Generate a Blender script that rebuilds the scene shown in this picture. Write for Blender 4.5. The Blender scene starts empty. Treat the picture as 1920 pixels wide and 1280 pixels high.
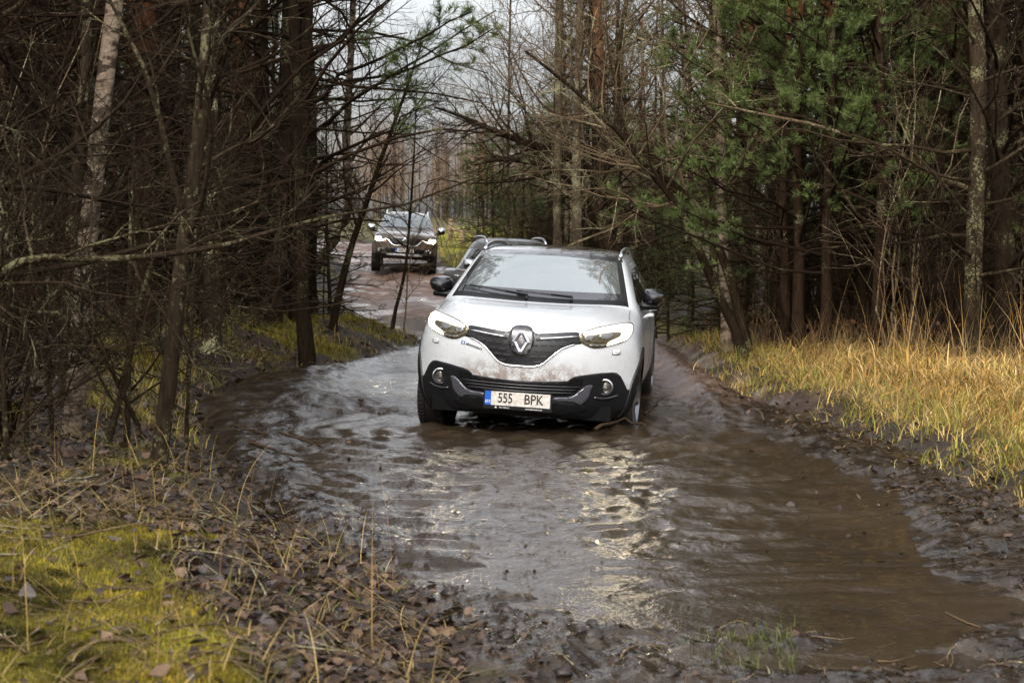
import bpy, bmesh, math, random
import numpy as np
from mathutils import Vector, Matrix
from mathutils.bvhtree import BVHTree
from mathutils.geometry import delaunay_2d_cdt

# ------------------------------------------------------------------ camera, sky, sun, exposure
C = bpy.context.scene.collection
SC = bpy.context.scene
CAM_H = 1.65
cam_d = bpy.data.cameras.new('camera')
cam = bpy.data.objects.new('camera', cam_d)
C.objects.link(cam)
cam_d.sensor_width = 36.0
cam_d.lens = 60.0
cam_d.clip_start = 0.1
cam_d.clip_end = 600.0
cam.location = (0, 0, CAM_H)
cam.rotation_euler = (math.radians(90 - 3.84), 0, 0)
cam_d.dof.use_dof = True
cam_d.dof.focus_distance = 14.3
cam_d.dof.aperture_fstop = 5.6
SC.camera = cam

SUN_EL, SUN_ROT = math.radians(38), math.radians(200)
world = bpy.data.worlds.new('World')
SC.world = world
world.use_nodes = True
wn, wl = world.node_tree.nodes, world.node_tree.links
wn.clear()
w_out = wn.new('ShaderNodeOutputWorld')
w_bg = wn.new('ShaderNodeBackground')
w_sky = wn.new('ShaderNodeTexSky')
w_sky.sky_type = 'NISHITA'
w_sky.sun_disc = False
w_sky.sun_elevation = SUN_EL
w_sky.sun_rotation = SUN_ROT
w_sky.air_density = 1.0
w_sky.dust_density = 3.0
w_sky.altitude = 50
# an even overcast: the clear-sky colour is greyed, then broken by soft cloud
w_hsv = wn.new('ShaderNodeHueSaturation')
w_hsv.inputs['Saturation'].default_value = 0.26
w_tc = wn.new('ShaderNodeTexCoord')
w_map = wn.new('ShaderNodeMapping')
w_map.inputs['Scale'].default_value = (1, 1, 2.5)
w_noise = wn.new('ShaderNodeTexNoise')
w_noise.inputs['Scale'].default_value = 2.2
w_noise.inputs['Detail'].default_value = 6
w_noise.inputs['Roughness'].default_value = 0.55
w_ramp = wn.new('ShaderNodeValToRGB')
w_ramp.color_ramp.elements[0].position = 0.3
w_ramp.color_ramp.elements[0].color = (0.80, 0.80, 0.82, 1)
w_ramp.color_ramp.elements[1].position = 0.7
w_ramp.color_ramp.elements[1].color = (1.14, 1.10, 1.05, 1)
w_mul = wn.new('ShaderNodeMix')
w_mul.data_type = 'RGBA'
w_mul.blend_type = 'MULTIPLY'
w_mul.inputs[0].default_value = 1.0
wl.new(w_sky.outputs[0], w_hsv.inputs['Color'])
wl.new(w_tc.outputs['Generated'], w_map.inputs['Vector'])
wl.new(w_map.outputs[0], w_noise.inputs['Vector'])
wl.new(w_noise.outputs['Fac'], w_ramp.inputs['Fac'])
wl.new(w_hsv.outputs[0], w_mul.inputs[6])
wl.new(w_ramp.outputs[0], w_mul.inputs[7])
# overcast skies are about twice as bright overhead as at the horizon
w_sep = wn.new('ShaderNodeSeparateXYZ')
w_mr = wn.new('ShaderNodeMapRange')
for _i, _v in enumerate((0.10, 0.50, 0.92, 3.9)): w_mr.inputs[_i + 1].default_value = _v
w_mul2 = wn.new('ShaderNodeMix'); w_mul2.data_type = 'RGBA'; w_mul2.blend_type = 'MULTIPLY'; w_mul2.inputs[0].default_value = 1.0
wl.new(w_tc.outputs['Generated'], w_sep.inputs[0])
wl.new(w_sep.outputs['Z'], w_mr.inputs[0])
wl.new(w_mul.outputs[2], w_mul2.inputs[6])
wl.new(w_mr.outputs[0], w_mul2.inputs[7])
wl.new(w_mul2.outputs[2], w_bg.inputs['Color'])
w_bg.inputs['Strength'].default_value = 0.15
wl.new(w_bg.outputs[0], w_out.inputs['Surface'])

sun_d = bpy.data.lights.new('sun', 'SUN')
sun_d.energy = 0.8
sun_d.angle = math.radians(14)
sun_d.color = (1.0, 0.93, 0.83)
sun = bpy.data.objects.new('sun', sun_d)
C.objects.link(sun)
_sd = Vector((math.sin(SUN_ROT) * math.cos(SUN_EL), math.cos(SUN_ROT) * math.cos(SUN_EL), math.sin(SUN_EL)))
sun.rotation_euler = _sd.to_track_quat('Z', 'Y').to_euler()

SC.view_settings.view_transform = 'Standard'
SC.view_settings.look = 'None'
SC.view_settings.exposure = 0.38
SC.view_settings.gamma = 1.0
SC.view_settings.use_curve_mapping = False
SC.cycles.use_denoising = True
SC.cycles.max_bounces = 6
SC.cycles.diffuse_bounces = 2
SC.cycles.glossy_bounces = 3
SC.cycles.transparent_max_bounces = 12
SC.cycles.transmission_bounces = 4
SC.cycles.caustics_reflective = False
SC.cycles.caustics_refractive = False
SC.cycles.sample_clamp_indirect = 6.0

rng = np.random.default_rng(11)
random.seed(11)
R = math.radians
M = {}

# ------------------------------------------------------------------ helpers
def tag(o, label=None, cat=None, group=None, kind=None):
    if label: o['label'] = label
    if cat: o['category'] = cat
    if group: o['group'] = group
    if kind: o['kind'] = kind
    return o

def empty(name, loc=(0, 0, 0), rz=0.0, parent=None):
    o = bpy.data.objects.new(name, None)
    o.empty_display_size = 0.2
    C.objects.link(o)
    o.location = loc
    o.rotation_euler = (0, 0, rz)
    if parent is not None: o.parent = parent
    return o

def link(name, me, mat=None, parent=None):
    o = bpy.data.objects.new(name, me)
    C.objects.link(o)
    if mat is not None and not me.materials: me.materials.append(mat)
    if parent is not None: o.parent = parent
    return o

def mesh_np(name, V, F, smooth=True, mats=None, attrs=None):
    """V (n,3); F an (m,3) or (m,4) array or a list of those. Fast mesh from arrays."""
    V = np.asarray(V, dtype=np.float32).reshape(-1, 3)
    Fs = F if isinstance(F, list) else [F]
    Fs = [np.asarray(f, dtype=np.int32) for f in Fs if len(f)]
    loops = np.concatenate([f.ravel() for f in Fs]) if Fs else np.zeros(0, np.int32)
    tot = np.concatenate([np.full(len(f), f.shape[1], np.int32) for f in Fs]) if Fs else np.zeros(0, np.int32)
    start = np.concatenate([[0], np.cumsum(tot)[:-1]]).astype(np.int32) if len(tot) else tot
    me = bpy.data.meshes.new(name)
    me.vertices.add(len(V)); me.vertices.foreach_set('co', V.ravel())
    me.loops.add(len(loops)); me.loops.foreach_set('vertex_index', loops)
    me.polygons.add(len(tot)); me.polygons.foreach_set('loop_start', start)
    if smooth: me.polygons.foreach_set('use_smooth', np.ones(len(tot), bool))
    for m in (mats or []): me.materials.append(m)
    for an, (dom, arr) in (attrs or {}).items():
        arr = np.asarray(arr, dtype=np.float32)
        if arr.ndim == 1:
            a = me.attributes.new(an, 'FLOAT', dom); a.data.foreach_set('value', arr)
        else:
            a = me.attributes.new(an, 'FLOAT_COLOR', dom)
            if arr.shape[1] == 3: arr = np.concatenate([arr, np.ones((len(arr), 1), np.float32)], 1)
            a.data.foreach_set('color', arr.ravel())
    me.update(calc_edges=True)
    me.validate()
    return me

class MB:
    """collects vertices and faces for one mesh"""
    def __init__(s): s.v = []; s.f = []; s.n = 0
    def add(s, V, F):
        V = [tuple(p) for p in V]
        s.v += V; s.f += [tuple(i + s.n for i in f) for f in F]; s.n += len(V)
        return s
    def box(s, c, d, rot=None, taper=1.0):
        x, y, z = d[0] / 2, d[1] / 2, d[2] / 2
        P = [Vector(p) for p in ((-x, -y, -z), (x, -y, -z), (x, y, -z), (-x, y, -z), (-x * taper, -y * taper, z), (x * taper, -y * taper, z), (x * taper, y * taper, z), (-x * taper, y * taper, z))]
        if rot is not None: P = [rot @ p for p in P]
        c = Vector(c)
        return s.add([p + c for p in P], [(0, 3, 2, 1), (4, 5, 6, 7), (0, 1, 5, 4), (1, 2, 6, 5), (2, 3, 7, 6), (3, 0, 4, 7)])
    def tube(s, pts, rad, n=8, cap=True, flat=1.0):
        pts = [Vector(p) for p in pts]
        if not hasattr(rad, '__len__'): rad = [rad] * len(pts)
        V, F = [], []
        prev = None
        for i, p in enumerate(pts):
            t = (pts[min(i + 1, len(pts) - 1)] - pts[max(i - 1, 0)])
            if t.length < 1e-9: t = Vector((0, 0, 1))
            t.normalize()
            u = (prev - t * prev.dot(t)) if prev is not None else t.orthogonal()
            if u.length < 1e-6: u = t.orthogonal()
            u.normalize(); prev = u
            w = t.cross(u)
            for k in range(n):
                a = 2 * math.pi * k / n
                V.append(p + (u * math.cos(a) + w * math.sin(a) * flat) * rad[i])
        for i in range(len(pts) - 1):
            for k in range(n):
                F.append((i * n + k, i * n + (k + 1) % n, (i + 1) * n + (k + 1) % n, (i + 1) * n + k))
        if cap:
            F.append(tuple(range(n - 1, -1, -1)))
            F.append(tuple((len(pts) - 1) * n + k for k in range(n)))
        return s.add(V, F)
    def lathe(s, prof, n=32, axis='x', c=(0, 0, 0)):
        """prof: list of (radius, offset along axis); closed rings"""
        V, F = [], []
        c = Vector(c)
        for r, h in prof:
            for k in range(n):
                a = 2 * math.pi * k / n
                ca, sa = r * math.cos(a), r * math.sin(a)
                V.append(c + Vector({'x': (h, ca, sa), 'y': (ca, h, sa), 'z': (ca, sa, h)}[axis]))
        for i in range(len(prof) - 1):
            for k in range(n):
                F.append((i * n + k, i * n + (k + 1) % n, (i + 1) * n + (k + 1) % n, (i + 1) * n + k))
        return s.add(V, F)
    def mesh(s, name, mat=None, smooth=True):
        me = bpy.data.meshes.new(name)
        me.from_pydata(s.v, [], s.f)
        if mat: me.materials.append(mat)
        if smooth:
            me.polygons.foreach_set('use_smooth', [True] * len(me.polygons))
        me.update()
        bm = bmesh.new(); bm.from_mesh(me)
        bmesh.ops.recalc_face_normals(bm, faces=bm.faces)
        bm.to_mesh(me); bm.free()
        return me
    def build(s, name, mat, parent=None, smooth=True, auto=None, bevel=0):
        me = s.mesh(name, mat, smooth)
        if bevel:
            bm = bmesh.new(); bm.from_mesh(me)
            bmesh.ops.bevel(bm, geom=list(bm.edges), offset=bevel, segments=2, affect='EDGES', clamp_overlap=True)
            bm.to_mesh(me); bm.free()
        if auto is not None:
            me.set_sharp_from_angle(angle=R(auto))
        return link(name, me, None, parent)

# ------------------------------------------------------------------ noise (numpy value noise)
def _hash(ix, iy, seed):
    h = (ix.astype(np.int64) * 374761393 + iy.astype(np.int64) * 668265263 + seed * 974634777) & 0x7fffffff
    h = ((h ^ (h >> 13)) * 1274126177) & 0x7fffffff
    return ((h ^ (h >> 16)) & 0xffff) / 65535.0
def vnoise(x, y, seed=0):
    x = np.asarray(x, float); y = np.asarray(y, float)
    ix, iy = np.floor(x), np.floor(y)
    fx, fy = x - ix, y - iy
    u, v = fx * fx * fx * (fx * (fx * 6 - 15) + 10), fy * fy * fy * (fy * (fy * 6 - 15) + 10)
    a, b = _hash(ix, iy, seed), _hash(ix + 1, iy, seed)
    c, d = _hash(ix, iy + 1, seed), _hash(ix + 1, iy + 1, seed)
    return (a + (b - a) * u) + ((c + (d - c) * u) - (a + (b - a) * u)) * v - 0.5
def fbm(x, y, seed=0, octv=4, gain=0.5, lac=2.03):
    t, a = 0.0, 1.0
    for o in range(octv):
        t = t + a * vnoise(x, y, seed + o * 17)
        x = x * lac + 3.1; y = y * lac + 1.7; a *= gain
    return t
def sstep(a, b, x):
    t = np.clip((x - a) / (b - a), 0, 1)
    return t * t * (3 - 2 * t)

# ------------------------------------------------------------------ materials
def principled(name, base=(0.5, 0.5, 0.5), rough=0.5, metal=0.0, spec=0.5, **kw):
    m = bpy.data.materials.new(name)
    m.use_nodes = True
    b = m.node_tree.nodes['Principled BSDF']
    b.inputs['Base Color'].default_value = (*base, 1)
    b.inputs['Roughness'].default_value = rough
    b.inputs['Metallic'].default_value = metal
    b.inputs['Specular IOR Level'].default_value = spec
    for k, v in kw.items():
        b.inputs[k].default_value = v
    return m
def nd(m, typ, **inp):
    n = m.node_tree.nodes.new(typ)
    for k, v in inp.items():
        if k in n.inputs: n.inputs[k].default_value = v
    return n
def lk(m, a, b): m.node_tree.links.new(a, b)
def ramp(m, stops):
    n = m.node_tree.nodes.new('ShaderNodeValToRGB')
    e = n.color_ramp.elements
    while len(e) < len(stops): e.new(0.5)
    for i, (p, c) in enumerate(stops):
        e[i].position = p; e[i].color = (*c, 1) if len(c) == 3 else c
    return n
def mixc(m, fac, a, b, blend='MIX'):
    n = m.node_tree.nodes.new('ShaderNodeMix'); n.data_type = 'RGBA'; n.blend_type = blend
    for sock, v in ((0, fac), (6, a), (7, b)):
        if isinstance(v, bpy.types.NodeSocket): lk(m, v, n.inputs[sock])
        elif sock == 0: n.inputs[0].default_value = v
        else: n.inputs[sock].default_value = (*v, 1)
    return n.outputs[2]
def bump(m, height, strength=0.3, dist=0.01, normal=None):
    n = nd(m, 'ShaderNodeBump', Strength=strength, Distance=dist)
    lk(m, height, n.inputs['Height'])
    if normal is not None: lk(m, normal, n.inputs['Normal'])
    return n.outputs['Normal']
def bsdf(m): return m.node_tree.nodes['Principled BSDF']
def objco(m):
    t = nd(m, 'ShaderNodeTexCoord'); return t.outputs['Object']
def noise(m, vec, scale, detail=3, rough=0.5):
    n = nd(m, 'ShaderNodeTexNoise', Scale=scale, Detail=detail, Roughness=rough)
    if vec is not None: lk(m, vec, n.inputs['Vector'])
    return n.outputs['Fac']
# ------------------------------------------------------------------ vehicle shells
def shell_mesh(T, S, Cf, Cr, level=3):
    """A closed vehicle skin from half-cages.  T[i][k] roof/hood rows, S[i][j] side columns (S[i][0] == T[i][-1]),
    Cf[j][k] front cap (Cf[0] == T[0], Cf[j][-1] == S[0][j]), Cr[j][k] rear cap likewise.  Returns the subdivided mesh
    as (verts, polys, uv per poly, zone per poly)."""
    bm = bmesh.new()
    cache = {}
    def V(p, s):
        q = (round(p[0] * s, 4), round(p[1], 4), round(p[2], 4))
        if q not in cache: cache[q] = bm.verts.new(q)
        return cache[q]
    uvl = bm.loops.layers.uv.new('uv')
    zl = bm.faces.layers.int.new('zone')
    def grid(G, zone, flip):
        for a in range(len(G) - 1):
            for b in range(len(G[a]) - 1):
                for s in (1, -1):
                    vs = [V(G[a][b], s), V(G[a][b + 1], s), V(G[a + 1][b + 1], s), V(G[a + 1][b], s)]
                    uv = [(a, b), (a, b + 1), (a + 1, b + 1), (a + 1, b)]
                    if len(set(vs)) < 4: continue
                    if (s == -1) != flip: vs.reverse(); uv.reverse()
                    f = bm.faces.new(vs); f[zl] = zone; f.smooth = True
                    for l, c in zip(f.loops, uv): l[uvl].uv = c
    grid(T, 0, False); grid(S, 1, False); grid(Cf, 2, True); grid(Cr, 3, False)
    me = bpy.data.meshes.new('tmp'); bm.to_mesh(me); bm.free()
    o = bpy.data.objects.new('tmp', me); C.objects.link(o)
    md = o.modifiers.new('s', 'SUBSURF'); md.levels = level; md.render_levels = level; md.boundary_smooth = 'PRESERVE_CORNERS'
    dg = bpy.context.evaluated_depsgraph_get()
    ev = bpy.data.meshes.new_from_object(o.evaluated_get(dg), depsgraph=dg)
    bpy.data.objects.remove(o); bpy.data.meshes.remove(me)
    n = len(ev.polygons)
    co = np.empty(len(ev.vertices) * 3); ev.vertices.foreach_get('co', co); co = co.reshape(-1, 3)
    li = np.empty(len(ev.loops), int); ev.loops.foreach_get('vertex_index', li); F = li.reshape(n, 4)
    uv = np.empty(len(ev.loops) * 2); ev.uv_layers[0].data.foreach_get('vector' if hasattr(ev.uv_layers[0].data[0], 'vector') else 'uv', uv)
    uv = uv.reshape(n, 4, 2).mean(1)
    z = np.empty(n, int); ev.attributes['zone'].data.foreach_get('value', z)
    nr = np.empty(len(ev.vertices) * 3); ev.vertices.foreach_get('normal', nr)
    bpy.data.meshes.remove(ev)
    return co, F, uv, z, nr.reshape(-1, 3)

def sub_mesh(name, co, F, mask, mat, parent, normals=None):
    f = F[mask]
    u, inv = np.unique(f, return_inverse=True)
    me = mesh_np(name, co[u], inv.reshape(f.shape), True, [mat])
    if normals is not None:
        me.normals_split_custom_set_from_vertices([tuple(n) for n in normals[u]])
    return link(name, me, None, parent)

# white SUV: nose at y = 0, rearwards +y, ground z = 0
SUV_T = [
 [(0,.05,.975),(.25,.075,.978),(.50,.15,.985),(.70,.31,.985),(.79,.48,.98)],
 [(0,.28,1.045),(.26,.29,1.044),(.52,.36,1.050),(.735,.49,1.018),(.842,.63,.985)],
 [(0,.65,1.088),(.27,.66,1.084),(.54,.70,1.094),(.76,.79,1.056),(.868,.89,1.008)],
 [(0,1.00,1.105),(.28,1.01,1.106),(.56,1.06,1.118),(.775,1.15,1.104),(.872,1.20,1.035)],
 [(0,1.07,1.112),(.28,1.08,1.115),(.56,1.13,1.122),(.765,1.21,1.138),(.83,1.27,1.095)],
 [(0,1.45,1.350),(.26,1.46,1.348),(.51,1.51,1.345),(.700,1.58,1.325),(.755,1.62,1.300)],
 [(0,1.82,1.535),(.24,1.83,1.53),(.46,1.87,1.517),(.633,1.93,1.494),(.68,1.98,1.472)],
 [(0,2.10,1.565),(.24,2.10,1.562),(.45,2.12,1.552),(.615,2.14,1.530),(.665,2.20,1.495)],
 [(0,2.75,1.572),(.24,2.75,1.570),(.45,2.75,1.56),(.61,2.75,1.540),(.665,2.75,1.505)],
 [(0,3.45,1.550),(.24,3.45,1.547),(.45,3.45,1.537),(.60,3.45,1.512),(.655,3.45,1.48)],
 [(0,4.00,1.500),(.22,4.00,1.497),(.42,4.00,1.485),(.56,3.98,1.46),(.61,3.95,1.43)],
 [(0,4.22,1.455),(.22,4.21,1.452),(.42,4.20,1.44),(.54,4.16,1.415),(.59,4.12,1.385)],
]
def _side(edge, belt, y, bot=None):
    r = [edge, belt, (.902, y, .90), (.912, y, .74), (.905, y, .54), (.890, y, .37), (.80, y, .27)]
    return r
SUV_S = [
 [SUV_T[0][4], (.852,.50,.91), (.892,.53,.80), (.912,.55,.66), (.915,.53,.50), (.890,.50,.35), (.80,.47,.25)],
 [SUV_T[1][4], (.880,.65,.925), (.908,.67,.82), (.924,.68,.68), (.926,.67,.52), (.905,.66,.36), (.82,.64,.26)],
 [SUV_T[2][4], (.896,.90,.955), (.914,.90,.86), (.926,.90,.72), (.926,.90,.54), (.905,.90,.37), (.82,.90,.27)],
 _side(SUV_T[3][4], (.892,1.20,.985), 1.20),
 _side(SUV_T[4][4], (.882,1.30,1.015), 1.32),
 _side(SUV_T[5][4], (.876,1.66,1.03), 1.66),
 _side(SUV_T[6][4], (.872,2.02,1.05), 2.02),
 _side(SUV_T[7][4], (.872,2.25,1.06), 2.25),
 _side(SUV_T[8][4], (.872,2.75,1.08), 2.75),
 _side(SUV_T[9][4], (.868,3.45,1.10), 3.45),
 [SUV_T[10][4], (.82,4.02,1.12), (.865,4.05,.92), (.875,4.06,.74), (.87,4.06,.54), (.85,4.05,.38), (.77,4.0,.30)],
 [SUV_T[11][4], (.74,4.26,1.10), (.80,4.32,.92), (.81,4.33,.74), (.80,4.32,.54), (.78,4.28,.40), (.72,4.2,.32)],
]
def _cap(top, side, cen, frac, bowf):
    out = [top]
    for j in range(1, len(side)):
        e, c = side[j], cen[j]
        out.append([c] + [(frac[k] * e[0], c[1] + (e[1] - c[1]) * bowf[k], c[2] + (e[2] - c[2]) * bowf[k]) for k in (1, 2, 3)] + [e])
    return out
SUV_CF = _cap(SUV_T[0], SUV_S[0], [None, (0,.022,.89), (0,.003,.79), (0,0,.65), (0,.02,.49), (0,.05,.35), (0,.12,.25)], [0,.29,.58,.82,1], [0,.05,.24,.56,1])
SUV_CR = _cap(SUV_T[11], SUV_S[11], [None, (0,4.42,1.10), (0,4.46,.92), (0,4.47,.74), (0,4.46,.54), (0,4.42,.40), (0,4.3,.32)], [0,.3,.6,.85,1], [0,.05,.25,.6,1])
# ------------------------------------------------------------------ the ground: one sheet with track, banks and puddle basins
XL = ([0, 5, 6.2, 6.8, 7.7, 8.6, 9.87, 13, 16.2, 18.0, 19.6, 21, 22.5, 24.6, 28.5, 33, 37, 41, 45, 50, 55, 62, 70, 90, 130],
      [.5, .15, -.12, -.28, -.52, -.92, -1.55, -2.40, -3.0, -2.95, -2.35, -1.9, -1.6, -1.25, -1.75, -2.7, -3.6, -4.1, -4.2, -4.7, -5.6, -8.5, -13, -24, -50])
XR = ([0, 5, 9.9, 12.1, 14.1, 15.8, 19.2, 24.6, 30, 36, 42, 48, 55, 62, 70, 90, 130],
      [3.6, 3.4, 2.96, 2.8, 2.64, 2.3, 2.2, 2.2, 2.3, 1.2, -.6, -1.8, -2.7, -5.0, -9, -19, -44])
ZP = ([0, 22, 26, 30, 36, 42, 48, 55, 62, 80, 120, 200, 400], [0, 0, -.08, -.29, -.30, .0, .30, .66, 1.0, 1.35, 1.8, 2.2, 3.0])
def xl(y): return np.interp(y, *XL) + .12 * vnoise(np.asarray(y) * 1.3, np.asarray(y) * 0 + 3, 5) + .10 * vnoise(np.asarray(y) * 3.7, np.asarray(y) * 0 + 9, 6)
def xr(y): return np.interp(y, *XR) + .16 * vnoise(np.asarray(y) * 1.1, np.asarray(y) * 0 + 5, 7) + .12 * vnoise(np.asarray(y) * 3.1, np.asarray(y) * 0 + 1, 8)
def blob(x, y, cx, cy, rx, ry, ang=0.0):
    c, s = math.cos(ang), math.sin(ang)
    dx, dy = x - cx, y - cy
    u, v = (dx * c + dy * s) / rx, (-dx * s + dy * c) / ry
    return np.exp(-(u * u + v * v) ** 1.5)
# how much pool (deep) and shoal (a low ridge of mud) there is at a place
def treeline(x): return np.clip(15.9 + (4.6 - np.asarray(x)) * 1.95, 14.8, 30) + 5 * sstep(3.3, 2.4, np.asarray(x))   # where the right-hand wood starts
POOLS = [(.55, 12.0, 1.75, 2.6, 0, .15), (-.45, 13.2, 1.2, 2.6, .12, .11), (1.55, 9.9, .95, 1.9, -.22, .09), (.75, 8.6, 1.1, 1.3, 0, .06), (-.35, 10.6, .8, 1.5, .3, .07), (.15, 9.8, 1.2, 1.6, 0, .07),
         (-1.35, 18.2, .75, 1.5, .15, .07), (.2, 15.8, .95, 2.4, 0, .10), (-1.0, 12.9, .6, 2.2, .25, .045), (1.7, 7.4, .5, .8, 0, .045), (.6, 7.3, .35, .5, 0, .03), (-1.75, 14.6, .55, 1.1, .2, .03)]
SHOALS = [(-1.2, 15.4, .9, .40, 0, .07), (2.15, 7.4, .55, 1.0, 0, .06), (1.5, 6.1, .8, .3, 0, .05), (2.4, 8.8, .4, .8, 0, .05), (.35, 9.1, .5, .07, .15, .04), (-.2, 8.3, .45, .08, -.1, .045), (1.15, 9.0, .4, .09, .25, .05), (.75, 6.9, .5, .07, .1, .04), (-.45, 11.9, .30, .07, .2, .04), (-1.75, 11.6, .55, 1.4, .28, .055), (-1.05, 9.7, .35, 1.0, .45, .05), (-1.9, 13.4, .6, .8, 0, .05), (-.55, 8.5, .35, .5, .4, .05), (-1.35, 12.6, .12, .45, .9, .05), (-1.1, 11.9, .4, .10, .2, .05), (-1.45, 11.0, .4, .09, -.1, .05), (-.30, 7.35, .5, .55, 0, .022), (.45, 6.5, .7, .35, 0, .030), (1.05, 6.75, .45, .26, .2, .050), (-1.5, 15.9, .9, .35, .1, .05), (-.75, 14.9, .35, .5, .0, .07), (-1.05, 11.4, .35, .5, .5, .05), (1.45, 11.3, .12, .2, 0, .10), (.85, 7.45, .16, .10, .3, .06),
          (1.2, 8.4, .35, .10, .3, .06), (-.9, 13.4, .16, .3, .3, .07), (1.9, 6.4, .4, .4, 0, .03), (-.95, 10.1, .3, .4, .3, .05), (.2, 7.9, .25, .12, .2, .05), (1.3, 13.6, .3, .8, 0, .05)]
def ground(x, y, fine=True):
    x = np.asarray(x, float); y = np.asarray(y, float)
    dl, dr = x - xl(y), xr(y) - x                   # both positive on the track
    z = np.interp(y, *ZP)
    near = sstep(30, 22, y)
    nl = .22 + .16 * (vnoise(x * .7, y * .5, 21) + .5)
    z = z + nl * sstep(.05, 1.1, -dl) + .012 * np.clip(-dl - 1, 0, 25) + .10 * sstep(0, .25, -dl) * near
    z = z + .20 * sstep(.0, 1.3, -dr) + .11 * sstep(0, .3, -dr) * near + .008 * np.clip(-dr - 1, 0, 25)
    off = np.clip(np.maximum(-dl, -dr), 0, 1)
    z = z + off * (.16 * fbm(x * .45, y * .45, 31, 3))
    on = sstep(-.1, .35, np.minimum(dl, dr))
    z = z + on * near * (.022 - .058 * sstep(9.2, 7.6, y) * sstep(.3, 1.1, dl) + .075 * sstep(1.05, .45, dr) * sstep(6.2, 7.6, y) + .085 * sstep(1.6, .8, dl) * sstep(13.6, 14.8, y) * sstep(22, 19, y))
    film = sstep(1.9, .9, dl) * sstep(.15, .4, dl) * sstep(8.6, 9.6, y) * sstep(15.5, 13.5, y)
    p = 0 * x
    for cx, cy, rx, ry, an, d in POOLS: z = z - d * on * blob(x, y, cx, cy, rx, ry, an)
    for cx, cy, rx, ry, an, d in SHOALS: z = z + d * blob(x, y, cx, cy, rx, ry, an)
    # wheel ruts along the track behind and beside the car
    for xo, w in ((1.52, .16), (.05, .15)):
        cxr = xo + .02 * (y - 14) * (xo > 1)
        z = z - near * .055 * np.exp(-((x - cxr) / w) ** 2) * sstep(13.5, 15, y) + near * .03 * np.exp(-((x - cxr - .26) / .11) ** 2) * sstep(13.5, 15, y)
    far = 1 - near
    z = z + far * on * (.07 * fbm(x * 1.3, y * .6, 67, 3) - .05 * np.exp(-((x - np.interp(y, *XL) - .9) / .22) ** 2) - .05 * np.exp(-((x - np.interp(y, *XL) - 2.2) / .22) ** 2))
    if fine:
        fineamp = np.clip(9 / np.maximum(y, 4), 0, 1.2)
        mud = on + sstep(1.2, .0, -dr) * (dr < 0) * .8 * (y < 17)
        mud = np.clip(mud, 0, 1)
        z = z + near * film * (.020 * (1 - 2.2 * np.abs(fbm(x * 2.2 + y * .9, y * 5.5 - x * 1.2, 63, 3, .55))) - .012)
        z = z + near * sstep(9.4, 7.8, y) * on * (.036 * fbm(x * 2.4, y * 3.0, 65, 4, .6))
        warp = .25 * vnoise(x * 1.3, y * 1.3, 77)
        rid = 1 - 2 * np.abs(fbm(x * 3.1 + warp, y * 2.2 - warp, 41, 4, .55))
        z = z + mud * near * (.034 * fbm(x * 1.6, y * 1.2, 43, 3) + .016 * (rid - .6) + .026 * fbm(x * 6.5, y * 5, 47, 3, .6) * (.4 + sstep(1.1, .1, dr) + .7 * sstep(.8, .1, dl)))
        clod = np.clip(fbm(x * 9, y * 8, 61, 2) - .18, 0, 1)
        z = z + near * clod * .11 * (sstep(-.9, -.1, dr) * sstep(.75, .15, dr) + .35 * sstep(.45, .1, dl) * sstep(-.2, .1, dl) + .4 * np.clip((blob(x, y, .45, 6.6, 1.1, .6) + blob(x, y, -.3, 7.3, .6, .6)), 0, 1))
        z = z + mud * near * fineamp * (1 - .35 * sstep(9, 7.5, y)) * (.030 * fbm(x * 9, y * 7, 57, 3, .55) + .011 * fbm(x * 30, y * 22, 58, 2, .6)) * (.35 + .65 * np.clip(1.1 * (sstep(1.2, .2, dr) + sstep(1.0, .1, dl) + blob(x, y, .4, 6.6, 2.2, .9)), 0, 1))
        z = z + (1 - mud) * near * (.035 * fbm(x * 4, y * 4, 53, 3) + .07 * (dl < 0) * fbm(x * 2.1, y * 2.1, 54, 2) * sstep(0, -.4, dl))
        # tyre tread marks on the wet track at the right of the car
        z = z + near * .010 * np.sin((y * 2.2 + x * 5.0) * 9) * np.exp(-((x - 1.80) / .22) ** 2) * sstep(13, 14.5, y) * sstep(24, 20, y)
    return z
def gz(x, y): return float(ground(np.array([x]), np.array([y]), False)[0])

def rows_y():
    ys = [2.6]
    while ys[-1] < 420:
        y = ys[-1]
        if y < 4.8: d = .06
        else: d = max(.021, .62 * y * y / (1707 * CAM_H))
        d = min(d, .05 * y)
        ys.append(y + d)
    return np.array(ys)
_ys = rows_y()
_u = np.concatenate([-1 - np.geomspace(.02, 14, 22)[::-1], np.linspace(-1, 1, 400), 1 + np.geomspace(.02, 14, 22)])
_X = _u[None, :] * (.335 * _ys + .5)[:, None]
_Y = np.repeat(_ys[:, None], len(_u), 1)
_Z = ground(_X, _Y)
nr_, nc_ = _X.shape
_idx = np.arange(nr_ * nc_).reshape(nr_, nc_)
_F = np.stack([_idx[:-1, :-1], _idx[:-1, 1:], _idx[1:, 1:], _idx[1:, :-1]], -1).reshape(-1, 4)
_dl, _dr = _X - xl(_Y), xr(_Y) - _X
a_mud = np.clip(sstep(-.10, .12, _dl + .35 * fbm(_X * 2.5, _Y * 2, 91, 3)) * sstep(-.30, .05, _dr + .6 * fbm(_X * 2.2, _Y * 2, 93, 3)), 0, 1)
a_mud = a_mud.ravel()
def moss_at(x, y): return sstep(-.03, .20, fbm(x * 1.1, y * 1.0, 95, 4) + .46 * sstep(7.7, 6.4, y) * sstep(-.13, -.21, x / y) - .30 + .20 * sstep(17, 22, y) + .10 * blob(x, y, -1.9, 8.3, .5, .6))
a_moss = moss_at(_X, _Y).ravel()
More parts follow.
